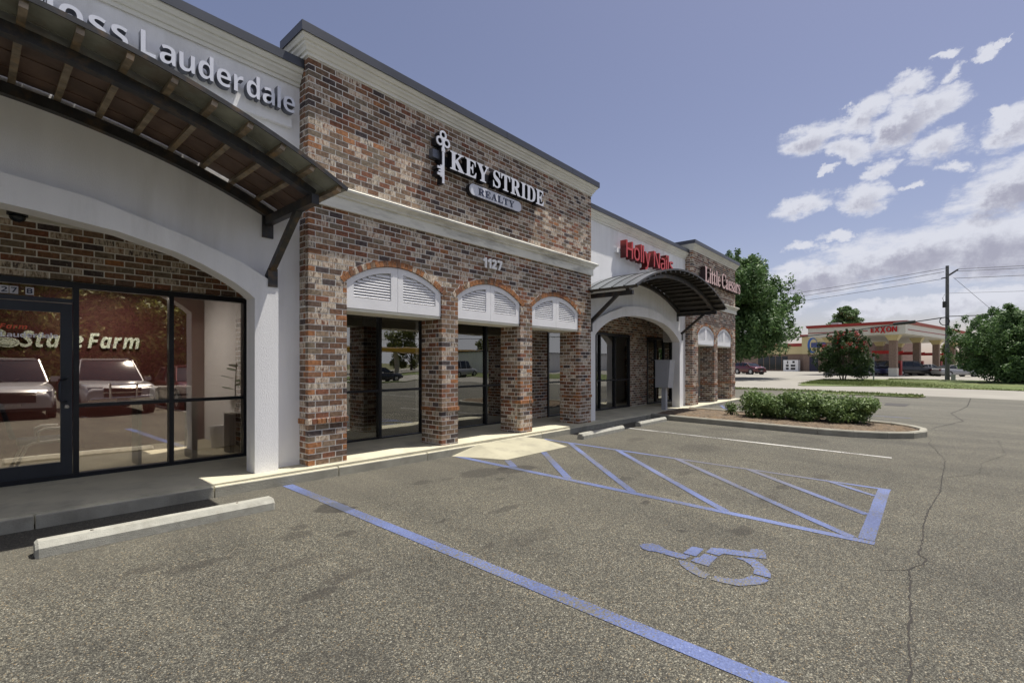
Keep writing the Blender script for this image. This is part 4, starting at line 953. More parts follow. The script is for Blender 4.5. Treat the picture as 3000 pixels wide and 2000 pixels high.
# ---------------------------------------------------------------- awnings
DECKI = mat('deck_inner_brown', (.13, .085, .065), .6, var=.35, vscale=3, stain=.6, stcol=(.06, .03, .02), stscale=2)  # inner deck panels: darker, redder brown than the outer ones
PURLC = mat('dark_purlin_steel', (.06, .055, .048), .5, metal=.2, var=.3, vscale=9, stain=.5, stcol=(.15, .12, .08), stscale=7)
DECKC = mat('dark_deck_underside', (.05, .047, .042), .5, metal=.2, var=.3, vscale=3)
def awning(cxx, z0, label, key):
    RR = 7.47
    def az_(dx, dz=0): return z0 + dz - (RR - math.sqrt(RR*RR - dx*dx))
    t = thing('metal_awning', label, 'awning', (cxx, .26, z0), 'arched metal awnings over the shop entrances')
    n = 21; H_ = 3.18
    for i in range(n):
        dx = -H_ + 2*H_*i/(n-1); x = cxx + dx; z = az_(dx); tilt = math.asin(dx / RR)
        up = Vector((math.sin(tilt), 0, math.cos(tilt)))
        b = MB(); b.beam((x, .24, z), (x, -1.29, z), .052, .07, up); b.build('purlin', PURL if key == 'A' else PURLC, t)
    xs = [-H_ - .07 + (2*H_ + .14)*i/36 for i in range(37)]
    def arcbar(y0, y1, dz0, dz1, name, m):
        b = MB(); rings = []
        for dx in xs[1:-1]:
            tilt = math.asin(dx / RR); up = Vector((math.sin(tilt), 0, math.cos(tilt))); c = Vector((cxx + dx, 0, az_(dx)))
            rings.append([tuple(c + up*d + Vector((0, y, 0))) for y, d in ((y0, dz0), (y1, dz0), (y1, dz1), (y0, dz1))])
        b.loft(rings); return b.build(name, m, t)
    arcbar(-1.0, -.90, -.135, -.040, 'front_arch_tube', STEEL)
    arcbar(.17, .255, -.15, -.040, 'wall_arch_tube', STEEL)
    ys = [-1.305, -1.0, -.68, -.34, .0, .25]
    for y0, y1 in zip(ys, ys[1:]):
        b = MB(); rings = []
        for dx in xs:
            tilt = math.asin(dx / RR); up = Vector((math.sin(tilt), 0, math.cos(tilt))); c = Vector((cxx + dx, 0, az_(dx)))
            rings.append([tuple(c + up*d + Vector((0, y, 0))) for y, d in ((y0, .026), (y0+.010, .026), (y0+.010, .037), (y1, .037), (y1, .046), (y0+.03, .046), (y0+.03, .066), (y0, .066))])
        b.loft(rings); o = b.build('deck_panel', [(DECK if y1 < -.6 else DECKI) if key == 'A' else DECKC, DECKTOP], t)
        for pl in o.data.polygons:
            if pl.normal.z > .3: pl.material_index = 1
    b = MB(); rings = []
    for dx in xs:
        tilt = math.asin(dx / RR); up = Vector((math.sin(tilt), 0, math.cos(tilt))); c = Vector((cxx + dx, 0, az_(dx)))
        rings.append([tuple(c + up*d + Vector((0, y, 0))) for y, d in ((-1.318, .022), (-1.306, .022), (-1.306, .068), (-1.318, .068))])
    b.loft(rings); b.build('front_edge_trim', STEEL, t)
    for s in (-1, 1):
        x = cxx + s * 3.0; zo = az_(3.0, -.20)
        b = MB(); b.beam((x, .26, zo), (x, -1.08, zo), .085, .11); b.build('outrigger', STEEL, t)
        b = MB(); b.beam((x, -.66, zo - .03), (x, .22, 2.66 + (z0 - 4.24)), .075, .075, (0, 1, 0)); b.build('brace', STEEL, t)
        b = MB(); b.box(x - .07, x + .07, .235, .26, zo - .22, zo + .08); b.build('wall_plate', STEEL, t); b = MB(); b.box(x - .06, x + .06, .075, .088, 2.52 + (z0-4.24), 2.76 + (z0-4.24)); b.build('wall_plate', STEEL, t)
awning(CXA, 4.21, 'dark arched metal awning over the agency entrance, nearest the camera', 'A')
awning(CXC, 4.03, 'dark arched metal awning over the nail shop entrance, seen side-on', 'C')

# dome camera
t = thing('dome_camera', 'small black dome security camera under the arch by the agency door', 'camera', (.37, 1.1, 3.1))
b = MB(); b.tube((.37, 1.1, 3.16), (.37, 1.1, 3.10), .085, n=20); b.build('housing', BLACKP, t)
b = MB(); b.loft([[(.37 + r_*math.cos(2*math.pi*k/16), 1.1 + r_*math.sin(2*math.pi*k/16), z) for k in range(16)] for r_, z in ((.07, 3.10), (.066, 3.07), (.05, 3.045), (.02, 3.03))]); b.build('dome', CARGL, t, smooth=True)

# ---------------------------------------------------------------- things behind the glass
t = thing('potted_plant', 'fiddle leaf plant in a white pot on a small black table inside', 'plant', (2.86, 2.02, .72))
b = MB(); b.loft([[(2.86 + r_*math.cos(2*math.pi*k/14), 2.02 + r_*math.sin(2*math.pi*k/14), z) for k in range(14)] for r_, z in ((.05, .72), (.085, .9), (.09, .93))]); b.build('pot', WHITEAPP, t)
b = MB(); b.path([(2.86, 2.02, .9), (2.85, 2.0, 1.15), (2.87, 2.0, 1.5)], .008, 6); b.build('stem', BARK, t)
GRN = mat('fiddle_leaf', (.03, .10, .03), .4)
for i in range(9):
    a = i * 2.4; z = 1.0 + .06 * i; l = .21; b = MB(); c = Vector((2.86, 2.0, z)); d = Vector((math.cos(a), math.sin(a)*.7, .25)); s_ = Vector((-math.sin(a), math.cos(a), 0))
    pts = [c + d*l*u + s_*wv*l for u, wv in ((.1, 0), (.35, .2), (.7, .33), (1, .2), (1.1, 0), (1, -.2), (.7, -.33), (.35, -.2))]
    b.add([tuple(p) for p in pts] + [tuple(p + Vector((0, 0, .004))) for p in pts], [tuple(range(8)), tuple(range(15, 7, -1))]); b.build('leaf', GRN, t)
t = thing('side_table', 'black slatted side table under the plant behind the agency window', 'table', (2.83, 2.0, .04))
b = MB(); b.box(2.72, 2.94, 1.88, 2.14, .69, .715); b.build('table_top', WHITEAPP, t)
for x in (2.73, 2.78, 2.87, 2.92):
    b = MB(); b.box(x, x + .018, 1.89, 2.13, .04, .69); b.build('leg', BLACKP, t)
t = thing('waste_bin', 'white waste bin with a bag liner on the lobby floor', 'bin', (2.78, 2.6, .04))
b = MB(); b.loft([[(2.78 + r_*math.cos(2*math.pi*k/14), 2.6 + .8*r_*math.sin(2*math.pi*k/14), z) for k in range(14)] for r_, z in ((.085, .04), (.115, .36), (.12, .40))]); b.build('bin_body', WHITEAPP, t)
b = MB(); b.loft([[(2.78 + (r_ + (.006 if k % 2 else 0))*math.cos(2*math.pi*k/20), 2.6 + .8*r_*math.sin(2*math.pi*k/20), z) for k in range(20)] for r_, z in ((.122, .30), (.128, .41), (.122, .45), (.10, .43))]); b.build('bag_liner', mat('bag', (.7, .7, .74), .4), t)
t = thing('shelf_cabinet', 'low black cabinet carrying a printer behind the agency window', 'cabinet', (2.15, 2.1, .04))
b = MB(); b.box(1.55, 2.28, 1.78, 2.2, .96, .985); b.box(2.2, 2.27, 1.8, 2.18, .04, .96); b.box(1.56, 1.6, 1.8, 2.18, .04, .96); b.build('cabinet_body', BLACKP, t)
t = thing('printer', 'white desktop printer on the cabinet behind the agency window', 'printer', (1.98, 1.95, .985))
b = MB(); b.cbox(1.76, 2.2, 1.80, 2.16, .986, 1.16, .015); b.build('printer_body', WHITEAPP, t)
b = MB(); b.box(1.9, 2.15, 1.794, 1.80, 1.02, 1.05); b.build('paper_slot', DARKIN, t); b = MB(); b.box(1.92, 2.0, 1.794, 1.80, 1.09, 1.13); b.build('control_panel', LETRET, t)
t = thing('lobby_chair', 'pale tube framed lobby chair with dark seat seen through the glass door', 'chair', (.6, 2.2, .1))
for yy in (2.05, 2.5):
    b = MB(); b.path([(.36, yy, .10), (.50, yy, .46), (.56, yy, .49), (.8, yy, .50), (.92, yy, .48), (.92, yy, .1)], .017, 8); b.build('leg', WHITEAPP, t, smooth=True)
    b = MB(); b.path([(.82, yy, .66), (.66, yy, .66), (.60, yy, .63), (.60, yy, .5)], .017, 8); b.build('arm', WHITEAPP, t, smooth=True)
b = MB(); b.cbox(.42, .9, 2.07, 2.48, .47, .53, .015); b.build('seat', NAVY, t)
b = MB(); b.hexa([(.36, 2.08, .55), (.41, 2.08, .55), (.41, 2.48, .55), (.36, 2.48, .55), (.26, 2.08, .98), (.30, 2.08, .98), (.30, 2.48, .98), (.26, 2.48, .98)]); b.build('backrest', NAVY, t)
# realty reception counter, brick front
t = thing('reception_counter', 'dark brick fronted reception counter inside the realty office', 'counter', (5.0, 3.4, 0.03))
b = MB(); b.box(3.9, 6.3, 3.40, 3.75, .04, 1.1); b.build('counter_core', mat('dark_mortar', (.2, .2, .18), .9), t)
b = MB(); z = .05; k = 0
while z < 1.05:
    x = 3.9 - (.1 if k % 2 else 0)
    while x < 6.3:
        b.rnd = random.uniform(0, .3); b.box(max(3.9, x), min(6.3, x + .193), 3.392, 3.41, z, z + .0713); x += .2032
    z += .0813; k += 1
b.build('counter_bricks', BRICK_A, t, kind='stuff', rnd=True)
b = MB(); b.box(3.85, 6.35, 3.33, 3.8, 1.1, 1.14); b.build('counter_top', BLACKP, t)
# curtains / frosted lower panes of the nail shop
FROST = mat('weathered_white_film', (.74, .75, .78), .6, var=.4, vscale=5, stretch=(4, 1, .6), stain=.6, stcol=(.12, .12, .13), stscale=3)
t = thing('window_curtain', 'white streaky curtain panels behind the lower panes of the corner window', 'curtain', (11, 1.62, .5))
for x0, x1 in ((10.60, 10.78), (10.82, 11.0), (11.03, 11.12), (11.45, 11.8)):
    b = MB(); n_ = 8; pts = [(x0 + (x1-x0)*i/n_, 1.62 + .012*math.sin(i*2.2)) for i in range(n_+1)]
    b.loft([[(x, y, z) for x, y in pts] + [(x, y+.004, z) for x, y in reversed(pts)] for z in (.12, .93)]); b.build('curtain_panel', FROST, t)
for i, (x0, x1, lb) in enumerate(((13.36, 14.2, 'left'), (14.3, 15.22, 'right'))):
    t = thing('window_film_panel', 'weathered white panel behind the lower %s pane beside the nail shop door' % lb, 'panel', ((x0+x1)/2, 1.58, .5))
    b = MB(); b.box(x0, x1 - (.3 if i else 0), 1.55, 1.56, .1, .9); b.build('panel_sheet', FROST, t)
# poster: warm golden sheet
PO = bpy.data.materials.new('poster_print'); PO.use_nodes = True; nt = PO.node_tree; bsdf = nt.nodes['Principled BSDF']; g_ = nn(nt, 'ShaderNodeNewGeometry'); sp_ = nn(nt, 'ShaderNodeSeparateXYZ'); nt.links.new(g_.outputs['Position'], sp_.inputs[0])
mr_ = nn(nt, 'ShaderNodeMapRange'); mr_.inputs[1].default_value = 1.5; mr_.inputs[2].default_value = 2.3; nt.links.new(sp_.outputs[2], mr_.inputs[0]); nz_ = nn(nt, 'ShaderNodeTexNoise'); nz_.inputs['Scale'].default_value = 7; nt.links.new(g_.outputs['Position'], nz_.inputs['Vector'])
nt.links.new(ramp(nt, math_(nt, 'ADD', mr_.outputs[0], math_(nt, 'MULTIPLY_ADD', nz_.outputs[0], .6, -.3)), [(0, (.30, .05, .02)), (.3, (.10, .07, .05)), (.55, (.45, .25, .04)), (1, (.5, .22, .02))]), bsdf.inputs['Base Color'])
t = thing('poster', 'golden orange poster hanging behind the glass of the nail shop front', 'poster', (17.85, 1.56, 1.9))
b = MB(); b.box(17.5, 18.15, 1.55, 1.556, 1.45, 2.31); b.build('poster_sheet', PO, t)
t = thing('door_mat', 'thin black rubber mat on the sidewalk beneath the right awning', 'mat', (12.6, .9, 0))
b = MB(); b.poly([(12.6 + .35*math.cos(a*.449), .95 + .3*math.sin(a*.449)) for a in range(14)], .004, .014, lambda x, y: ga(x)); b.build('mat_pad', BLACKP, t)

# ---------------------------------------------------------------- grey cluster box on its post
t = thing('drop_box', 'tall grey metal box on a square post at the kerb by the nail shop', 'mailbox', (14.95, -.1, 0))
zt0 = ga(14.9)
b = MB(); b.box(14.88, 15.02, .0, .14, zt0, .74); b.build('post', GREYBOX, t)
b = MB(); b.box(14.8, 15.1, -.08, .22, zt0, zt0 + .012); b.build('base_plate', GREYBOX, t)
b = MB(); b.hexa([(14.76, -.13, .72), (15.14, -.13, .70), (15.14, .30, .70), (14.76, .30, .72), (14.76, -.20, 1.60), (15.14, -.20, 1.60), (15.14, .30, 1.60), (14.76, .30, 1.60)]); b.build('cabinet', GREYBOX, t)
b = MB(); b.box(14.745, 15.155, -.215, .315, 1.60, 1.615); b.build('lid', GREYBOX, t)
for x in (14.72,):
    b = MB(); b.box(14.752, 14.76, -.12, .26, .78, 1.54); b.build('service_door', GREYBOX, t)

# ---------------------------------------------------------------- plants
def leaves(b, centre, rad, n, size, rng, core=.5, flat=.75):
    for _ in range(n):
        while True:
            p = Vector((rng.uniform(-1, 1), rng.uniform(-1, 1), rng.uniform(-1, 1)))
            if core < p.length <= 1: break
        c = Vector(centre) + Vector((p.x*rad[0], p.y*rad[1], p.z*rad[2]))
        nrm = (p.normalized() * .7 + Vector((rng.uniform(-1, 1), rng.uniform(-1, 1), rng.uniform(-.3, 1.2))) * .8).normalized()
        a = nrm.orthogonal().normalized(); a = (Matrix.Rotation(rng.uniform(0, 6.28), 3, nrm) @ a); q = nrm.cross(a); s_ = size * rng.uniform(.6, 1.3)
        b.rnd = rng.random()*.84
        b.add([tuple(c - a*s_), tuple(c + q*s_*.45 + nrm*s_*.12), tuple(c + a*s_), tuple(c - q*s_*.45 + nrm*s_*.12)], [(0, 1, 2, 3)])
def bush(x, y, r_, h, n, size, label, seed, grp=True, my=1.0):
    rng = random.Random(seed); z = zg(x, y) + .14
    t = thing('shrub', label, 'shrub', (x, y, z), 'shrubs on the planting island' if grp else None)
    b = MB()
    for k in range(26):
        a = rng.uniform(0, 6.28); d = rng.uniform(.1, .75) * r_; hh = rng.uniform(.18, .8) * h
        leaves(b, (x + d*math.cos(a), y + d*math.sin(a)*my, z + hh), (r_*.42, r_*.42*my, h*.22), n // 26, size, rng, core=.35)
    b.build('foliage', LEAFB, t, rnd=True, fix=False)
    b = MB()
    for k in range(9):
        a = rng.uniform(0, 6.28); b.path([(x + .03*math.cos(a), y + .03*math.sin(a), z - .03), (x + r_*.3*math.cos(a), y + r_*.3*math.sin(a), z + h*.4), (x + r_*.6*math.cos(a), y + r_*.6*math.sin(a), z + h*.75)], [.012, .008, .004], 5)
    b.build('stem', BARK, t)
bush(15.0, -1.98, .20, .44, 520, .035, 'smallest round shrub at the building end of the island', 1)
bush(15.15, -2.75, .62, .80, 5200, .045, 'leafy shrub next to the smallest one, at left of the hedge mass', 2, my=1.15)
bush(15.1, -3.5, .66, .82, 5600, .045, 'leafy green shrub in the middle of the island planting', 3, my=1.15)
bush(15.25, -4.25, .68, .82, 5800, .045, 'broad glossy shrub third along the island hedge', 4, my=1.15)
bush(15.5, -4.95, .66, .74, 5600, .045, 'dark glossy shrub at the street end of the island hedge', 5)

def tree(name, label, x, y, height, crown_r, crown_z0, n, size, m, seed, trunk_r=.18, stems=1, taper=.5, group=None, cat='tree', flowers=0, clumps=46, z=None, spiky=.0):
    rng = random.Random(seed); z = zg(x, y) if z is None else z
    t = thing(name, label, cat, (x, y, z), group)
    tb = MB(); cz = z + (crown_z0 + height) / 2
    ends = []
    for s_ in range(stems):
        a = 6.28 * s_ / max(1, stems) + rng.uniform(-.3, .3); off = 0 if stems == 1 else .12
        x0, y0 = x + off*math.cos(a), y + off*math.sin(a); lean = .05 if stems == 1 else .25
        tb.path([(x0, y0, z - .1), (x0 + lean*.5*math.cos(a), y0 + lean*.5*math.sin(a), z + crown_z0), (x0 + crown_r*lean*math.cos(a), y0 + crown_r*lean*math.sin(a), z + height*.85)], [trunk_r, trunk_r*.8, trunk_r*.2], 8)
    for k in range(14):
        a = rng.uniform(0, 6.28); h0 = z + crown_z0 + (height - crown_z0) * rng.uniform(0, .6); rr = crown_r * rng.uniform(.5, .85)
        tb.path([(x, y, h0), (x + rr*.5*math.cos(a), y + rr*.5*math.sin(a), h0 + rr*.35), (x + rr*math.cos(a), y + rr*math.sin(a), h0 + rr*.6)], [trunk_r*.35, trunk_r*.2, trunk_r*.06], 5)
    tb.build('trunk', BARK, t)
    b = MB(); fb = MB()
    for k in range(clumps):
        u = (k + .5) / clumps; hz_ = z + crown_z0 + (height - crown_z0) * (u ** .9) * .97
        prof = math.sin(math.pi * min(1, (u * .82 + .18))) ** taper
        a = rng.uniform(0, 6.28); d = crown_r * prof * math.sqrt(rng.uniform(.15, 1)) * .80
        rad = crown_r * rng.uniform(.17, .30) * (.5 + .5*prof)
        c = (x + d*math.cos(a), y + d*math.sin(a), hz_)
        leaves(b, c, (rad, rad, rad * .72), n // clumps, size, rng, core=.3)
        if spiky and d > crown_r * prof * .4:
            for q in range(2):
                e = Vector(c) + Vector((math.cos(a)*rad*(1.0 + spiky), math.sin(a)*rad*(1.0 + spiky), rad*(.7 + spiky) * rng.uniform(.3, 1.1)))
                leaves(b, e, (rad*.30, rad*.30, rad*.42), n // clumps // 8, size, rng, core=.0)
        if flowers and (u > .45):
            leaves(fb, (c[0] + math.cos(a)*rad*.6, c[1] + math.sin(a)*rad*.6, c[2] + rad*.45), (rad*.45, rad*.45, rad*.35), flowers // clumps, size*.9, rng, core=.2)
    b.build('crown', m, t, rnd=True, fix=False)
    if flowers: fb.build('blossom', FLOWER, t, rnd=True, fix=False)
    return t
tree('shade_tree', 'large dense green tree beyond the end of the shop building', 51.5, 8.9, 12.0, 6.6, 2.5, 70000, .17, LEAF, 11, .28, clumps=200, taper=.62, spiky=.12)
tree('crape_myrtle', 'crape myrtle with red blossom on the verge before the fuel canopy', 51.0, -.7, 4.3, 2.3, .45, 22000, .075, LEAFR, 12, .06, stems=4, flowers=3600, clumps=75, taper=.5, spiky=.3)
tree('verge_tree', 'bushy spreading green tree on the verge beside the utility pole', 54.2, -11.5, 5.7, 3.7, .35, 44000, .11, LEAF, 13, .16, stems=2, clumps=150, taper=.45, spiky=.4)
tree('background_tree', 'small rounded tree rising behind the fuel canopy roof', 123, 6.7, 13.6, 4.2, 5.0, 9000, .3, LEAF, 14, .3, clumps=70, taper=.5)
for i, (xx, yy, hh, rr, lb) in enumerate([(150, -12, 8, 6, 'leftmost low tree seen between the canopy columns'), (152, -24, 9, 7, 'second low tree seen between the canopy columns'), (150, -38, 8.5, 7, 'third low tree past the canopy, behind the verge tree')]):
    tree('far_tree', lb, xx, yy, hh, rr, 1, 5000, .38, LEAFW, 20+i, .3, clumps=28, group='trees beyond the fuel station')
# woods across the service road (they show in the shop windows)
wa = tree('woods_tree', 'tall dense roadside tree reflected in the agency windows, first in the row', -9, -42, 11.5, 5.2, .8, 9000, .28, LEAFW, 31, .25, clumps=60, taper=.35, group='trees in the row behind the lot')
wb = tree('woods_tree', 'lower yellow-green tree reflected in the agency windows', -2, -41, 8.5, 4.2, .3, 8000, .24, LEAFW, 32, .2, clumps=50, taper=.35, group='trees in the row behind the lot')
names = ['at the far left of the row', 'left of the pickup', 'behind the pickup', 'right of the pickup', 'near the middle of the row', 'past the middle of the row', 'before the lamp lot', 'by the yellow canopy', 'right of the yellow canopy', 'at the far right of the row', 'closing the row at right', 'second behind the red vehicle', 'third behind the red vehicle', 'at the back of the wood', 'beside the white wall', 'deep in the wood']
for i, (xx, yy, s_) in enumerate([(-16, -42, 1.1), (4, -41, 1.0), (9, -42.5, 1.15), (14, -41, .9), (20, -43, 1.0), (-22, -43, 1.2), (1, -47, 1.35), (12, -48, 1.4), (-8, -48, 1.3), (22, -49, 1.2), (-28, -44, 1.1), (6, -52, 1.5), (17, -54, 1.4), (70, -84, 1.3), (84, -70, 1.2), (50, -96, 1.5)]):
    c = copy_tree(wa if i % 2 else wb); c.location = (xx, yy, zg(xx, yy)); c.rotation_euler = (0, 0, i * 1.3); c.scale = (s_,) * 3; c['label'] = 'roadside tree %s, behind the photographer' % names[i]

# ---------------------------------------------------------------- vehicles
HEADL = mat('headlight_lens', (.10, .11, .12), .10, spec=1.0)
def car(name, label, loc, heading, paint, kind='sedan', cat='car', grp=None, L_=4.6, W_=1.85, H_=1.45):
    """built along +x (front), z up, then rotated"""
    t = thing(name, label, cat, (0, 0, 0), grp)
    h = L_/2; hw = W_/2
    pm = mat('paint_' + '_'.join('%02d' % int(c*99) for c in paint), paint, .25, metal=.25, coat=.6)
    if kind == 'sedan': st = [(-h, .45, .85, .82), (-h+.12, .28, .98, .93), (-h+.9, .22, 1.0, 1), (-.3, .2, .93, 1), (.9, .2, .93, 1), (h-.7, .22, .86, .98), (h-.15, .26, .72, .88), (h, .4, .6, .78)]; gh = [(-h+.55, 1.0), (-h+1.35, H_-.03), (-.2, H_), (.25, H_-.03), (1.1, .93)]
    elif kind == 'suv': st = [(-h, .45, 1.05, .86), (-h+.1, .32, 1.15, .95), (-h+.9, .28, 1.16, 1), (-.3, .28, 1.13, 1), (.8, .28, 1.13, 1), (h-.9, .3, 1.10, 1), (h-.2, .32, .98, .92), (h, .45, .82, .85)]; gh = [(-h+.06, 1.13), (-h+.45, H_-.04), (-.4, H_), (.35, H_-.05), (1.05, 1.13)]
    else: st = [(-h, .5, 1.15, .95), (-h+.05, .45, 1.18, .97), (-h+1.9, .4, 1.18, 1), (-h+1.95, .38, 1.16, 1), (.7, .38, 1.16, 1), (h-1.0, .4, 1.13, 1), (h-.2, .42, 1.06, .95), (h, .5, .9, .9)]; gh = [(-h+2.0, 1.15), (-h+2.25, H_-.03), (-.1, H_), (.25, H_-.04), (.95, 1.15)]
    b = MB(); rings = []
    for x, z0, z1, k in st:
        w_ = hw * k
        rings.append([(x, -w_*.9, z0), (x, -w_, z0+.1), (x, -w_, z1-.2), (x, -w_*.94, z1-.05), (x, -w_*.82, z1), (x, w_*.82, z1), (x, w_*.94, z1-.05), (x, w_, z1-.2), (x, w_, z0+.1), (x, w_*.9, z0)])
    b.loft(rings); o = b.build('body', pm, t)
    bv = o.modifiers.new('bevel', 'BEVEL'); bv.width = .07; bv.segments = 3; bv.limit_method = 'ANGLE'; bv.angle_limit = R(25); o.data.polygons.foreach_set('use_smooth', [True]*len(o.data.polygons))
    zb = gh[0][1] - .02; b = MB(); rings = []
    for x, z1 in gh:
        k = (z1 - zb) / (H_ - zb); wb_, wt = hw*.9, hw*(.9 - .2*k)
        rings.append([(x, -wb_, zb), (x, -wt, z1), (x, wt, z1), (x, wb_, zb)])
    b.loft(rings); o = b.build('cabin_glass', CARGL, t)
    bv = o.modifiers.new('bevel', 'BEVEL'); bv.width = .10; bv.segments = 3; bv.limit_method = 'ANGLE'; bv.angle_limit = R(25); o.data.polygons.foreach_set('use_smooth', [True]*len(o.data.polygons))
    b = MB(); (xa, za), (xb, zb2), (xc_, zc_) = gh[1], gh[2], gh[3]
    b.loft([[(x, -hw*.71, z-.02), (x, -hw*.66, z+.022), (x, hw*.66, z+.022), (x, hw*.71, z-.02)] for x, z in ((xa-.03, za), (xb, zb2), (xc_+.03, zc_))]); b.build('roof', pm, t)
    for s_ in (-1, 1):
        for (x0, z0), (x1, z1) in ((gh[0], gh[1]), (gh[4], gh[3])):
            b = MB(); b.beam((x0, s_*hw*.89, z0-.02), (x1, s_*hw*.715, z1), .035, .045); b.build('pillar', pm, t)
        for xm in ((xa+xb)/2 + .1, (xb+.15)):
            b = MB(); b.beam((xm, s_*hw*.905, zb), (xm, s_*hw*.715, H_-.02), .05, .07, (1, 0, 0)); b.build('pillar', pm, t)
    wr = .33 if kind == 'sedan' else .38
    for s_ in (-1, 1):
        for wx in (-h + .95, h - .88):
            b = MB(); b.tube((wx, s_*(hw-.22), wr), (wx, s_*(hw+.004), wr), wr*1.13, n=20); b.build('wheel_arch', BLACKP, t)
            b = MB(); b.tube((wx, s_*(hw-.2), wr), (wx, s_*(hw+.012), wr), wr, n=22); wo_ = b.build('wheel', RUBBER, t)
            b = MB(); b.tube((wx, s_*(hw+.004), wr), (wx, s_*(hw+.02), wr), wr*.64, wr*.6, n=16); b.build('rim', ALLOY, wo_)
        b = MB(); zt = st[-2][2]; b.hexa([(h-.22, s_*hw*.52, zt-.24), (h-.02, s_*hw*.5, zt-.24), (h-.03, s_*hw*.86, zt-.22), (h-.25, s_*hw*.9, zt-.2), (h-.25, s_*hw*.52, zt-.06), (h-.06, s_*hw*.5, zt-.08), (h-.08, s_*hw*.84, zt-.08), (h-.25, s_*hw*.88, zt-.06)]); b.build('headlight', HEADL, t)
        b = MB(); b.box(-h-.015, -h+.06, min(s_*hw*.6, s_*hw*.82), max(s_*hw*.6, s_*hw*.82), .7, .92); b.build('tail_light', REDD, t)
        b = MB(); b.box(gh[4][0]-.35, gh[4][0]-.15, min(s_*hw*.98, s_*(hw+.2)), max(s_*hw*.98, s_*(hw+.2)), zb+.02, zb+.17); b.build('mirror', pm, t)
    b = MB(); b.box(h-.05, h+.025, -hw*.48, hw*.48, st[-1][1]+.12, st[-2][2]-.10); g_ = b.build('grille', BLACKP, t)
    b = MB(); b.box(h-.02, h+.05, -hw*.84, hw*.84, st[-1][1]-.06, st[-1][1]+.10); b.build('bumper', CHROME if kind == 'truck' else pm, t)
    b = MB(); b.box(h+.05, h+.058, -.16, .16, st[-1][1]+.0, st[-1][1]+.09); b.build('number_plate', ALLOY, t)
    for s_ in (-1, 1):
        b = MB(); b.beam((gh[4][0]+.03, s_*.1, gh[4][1]+.03), (gh[4][0]-.22, s_*.1 + .55*hw*s_*.5, gh[4][1]+.15), .02, .015); b.build('wiper', BLACKP, t)
    if kind != 'sedan':
        b = MB(); b.box(h-.06, h+.035, -hw*.9, hw*.9, st[-1][1]-.16, st[-1][1]-.06); b.build('air_dam', BLACKP, t)
    if kind == 'truck':
        b = MB()
        for yy in (-.34, .34): b.tube((h+.10, yy, .55), (h+.10, yy, 1.12), .035)
        b.tube((h+.10, -.34, 1.08), (h+.10, .34, 1.08), .03); b.tube((h+.10, -.8, .62), (h+.10, .8, .62), .03); b.build('grille_guard', CHROME, t)
        b = MB(); b.box(h+.02, h+.04, -hw*.5, hw*.5, .78, .82); b.build('grille_bar', CHROME, t)
        b = MB(); b.box(-h+.1, -h+1.9, -hw*.8, hw*.8, 1.181, 1.19); b.build('bed', BLACKP, t)
    t.location = loc; t.rotation_euler = (0, 0, heading); return t
def put(name, label, x, y, hd, paint, kind, **k): return car(name, label, (x, y, zg(x, y)), hd, paint, kind, **k)
WHT, BLK, NVY, BUR, SIL = (.34, .34, .35), (.02, .02, .022), (.015, .025, .08), (.10, .015, .018), (.35, .36, .38)
put('parked_suv', 'large white sport utility vehicle parked facing the shops, reflected in the glass door', .9, -13.8, R(90), WHT, 'suv', cat='suv', L_=5.4, W_=2.05, H_=1.9)
put('parked_pickup', 'silver white pickup truck parked facing the shops, reflected in the agency window', 3.5, -14.1, R(90), WHT, 'truck', cat='pickup', L_=5.8, W_=2.0, H_=1.9)
put('parked_suv', 'dark red sport utility vehicle parked beside the pickup, reflected in the window', 6.3, -13.9, R(90), BUR, 'suv', cat='suv', L_=4.8, W_=1.9, H_=1.75)
put('passing_sedan', 'dark sedan on the service road reflected in the realty window', 29, -34.5, R(0), BLK, 'sedan')
put('passing_van', 'white van on the service road reflected in the realty window', 42, -36, R(-10), WHT, 'suv', cat='van', L_=5.2, W_=2.0, H_=2.1)
put('parked_car', 'small burgundy hatchback parked beneath the large tree', 71, 12.2, R(-125), BUR, 'suv', L_=4.4, H_=1.6)
put('parked_car', 'white parked car half hidden behind the burgundy hatchback', 78, 14.6, R(-125), WHT, 'sedan')
put('parked_suv', 'black sport utility vehicle in profile beside the front canopy column', 79.0, -4.7, R(-52), BLK, 'suv', cat='suv', L_=5.6, W_=2.0, H_=1.85)
put('parked_car', 'dark blue car at the pumps left of the front canopy column', 76.0, -1.3, R(-52), NVY, 'sedan', L_=4.4)
put('parked_suv', 'black sport utility vehicle roof showing behind the dark blue car', 83, -2.7, R(-52), BLK, 'suv', cat='suv', L_=5.4, W_=2.0, H_=1.9)
put('parked_car', 'white sedan at the pumps just ahead of the black vehicle', 84, -6.3, R(-52), WHT, 'sedan')
put('parked_car', 'white sedan in profile just right of the utility pole', 80.0, -8.9, R(-52), WHT, 'sedan', L_=4.7, H_=1.4)

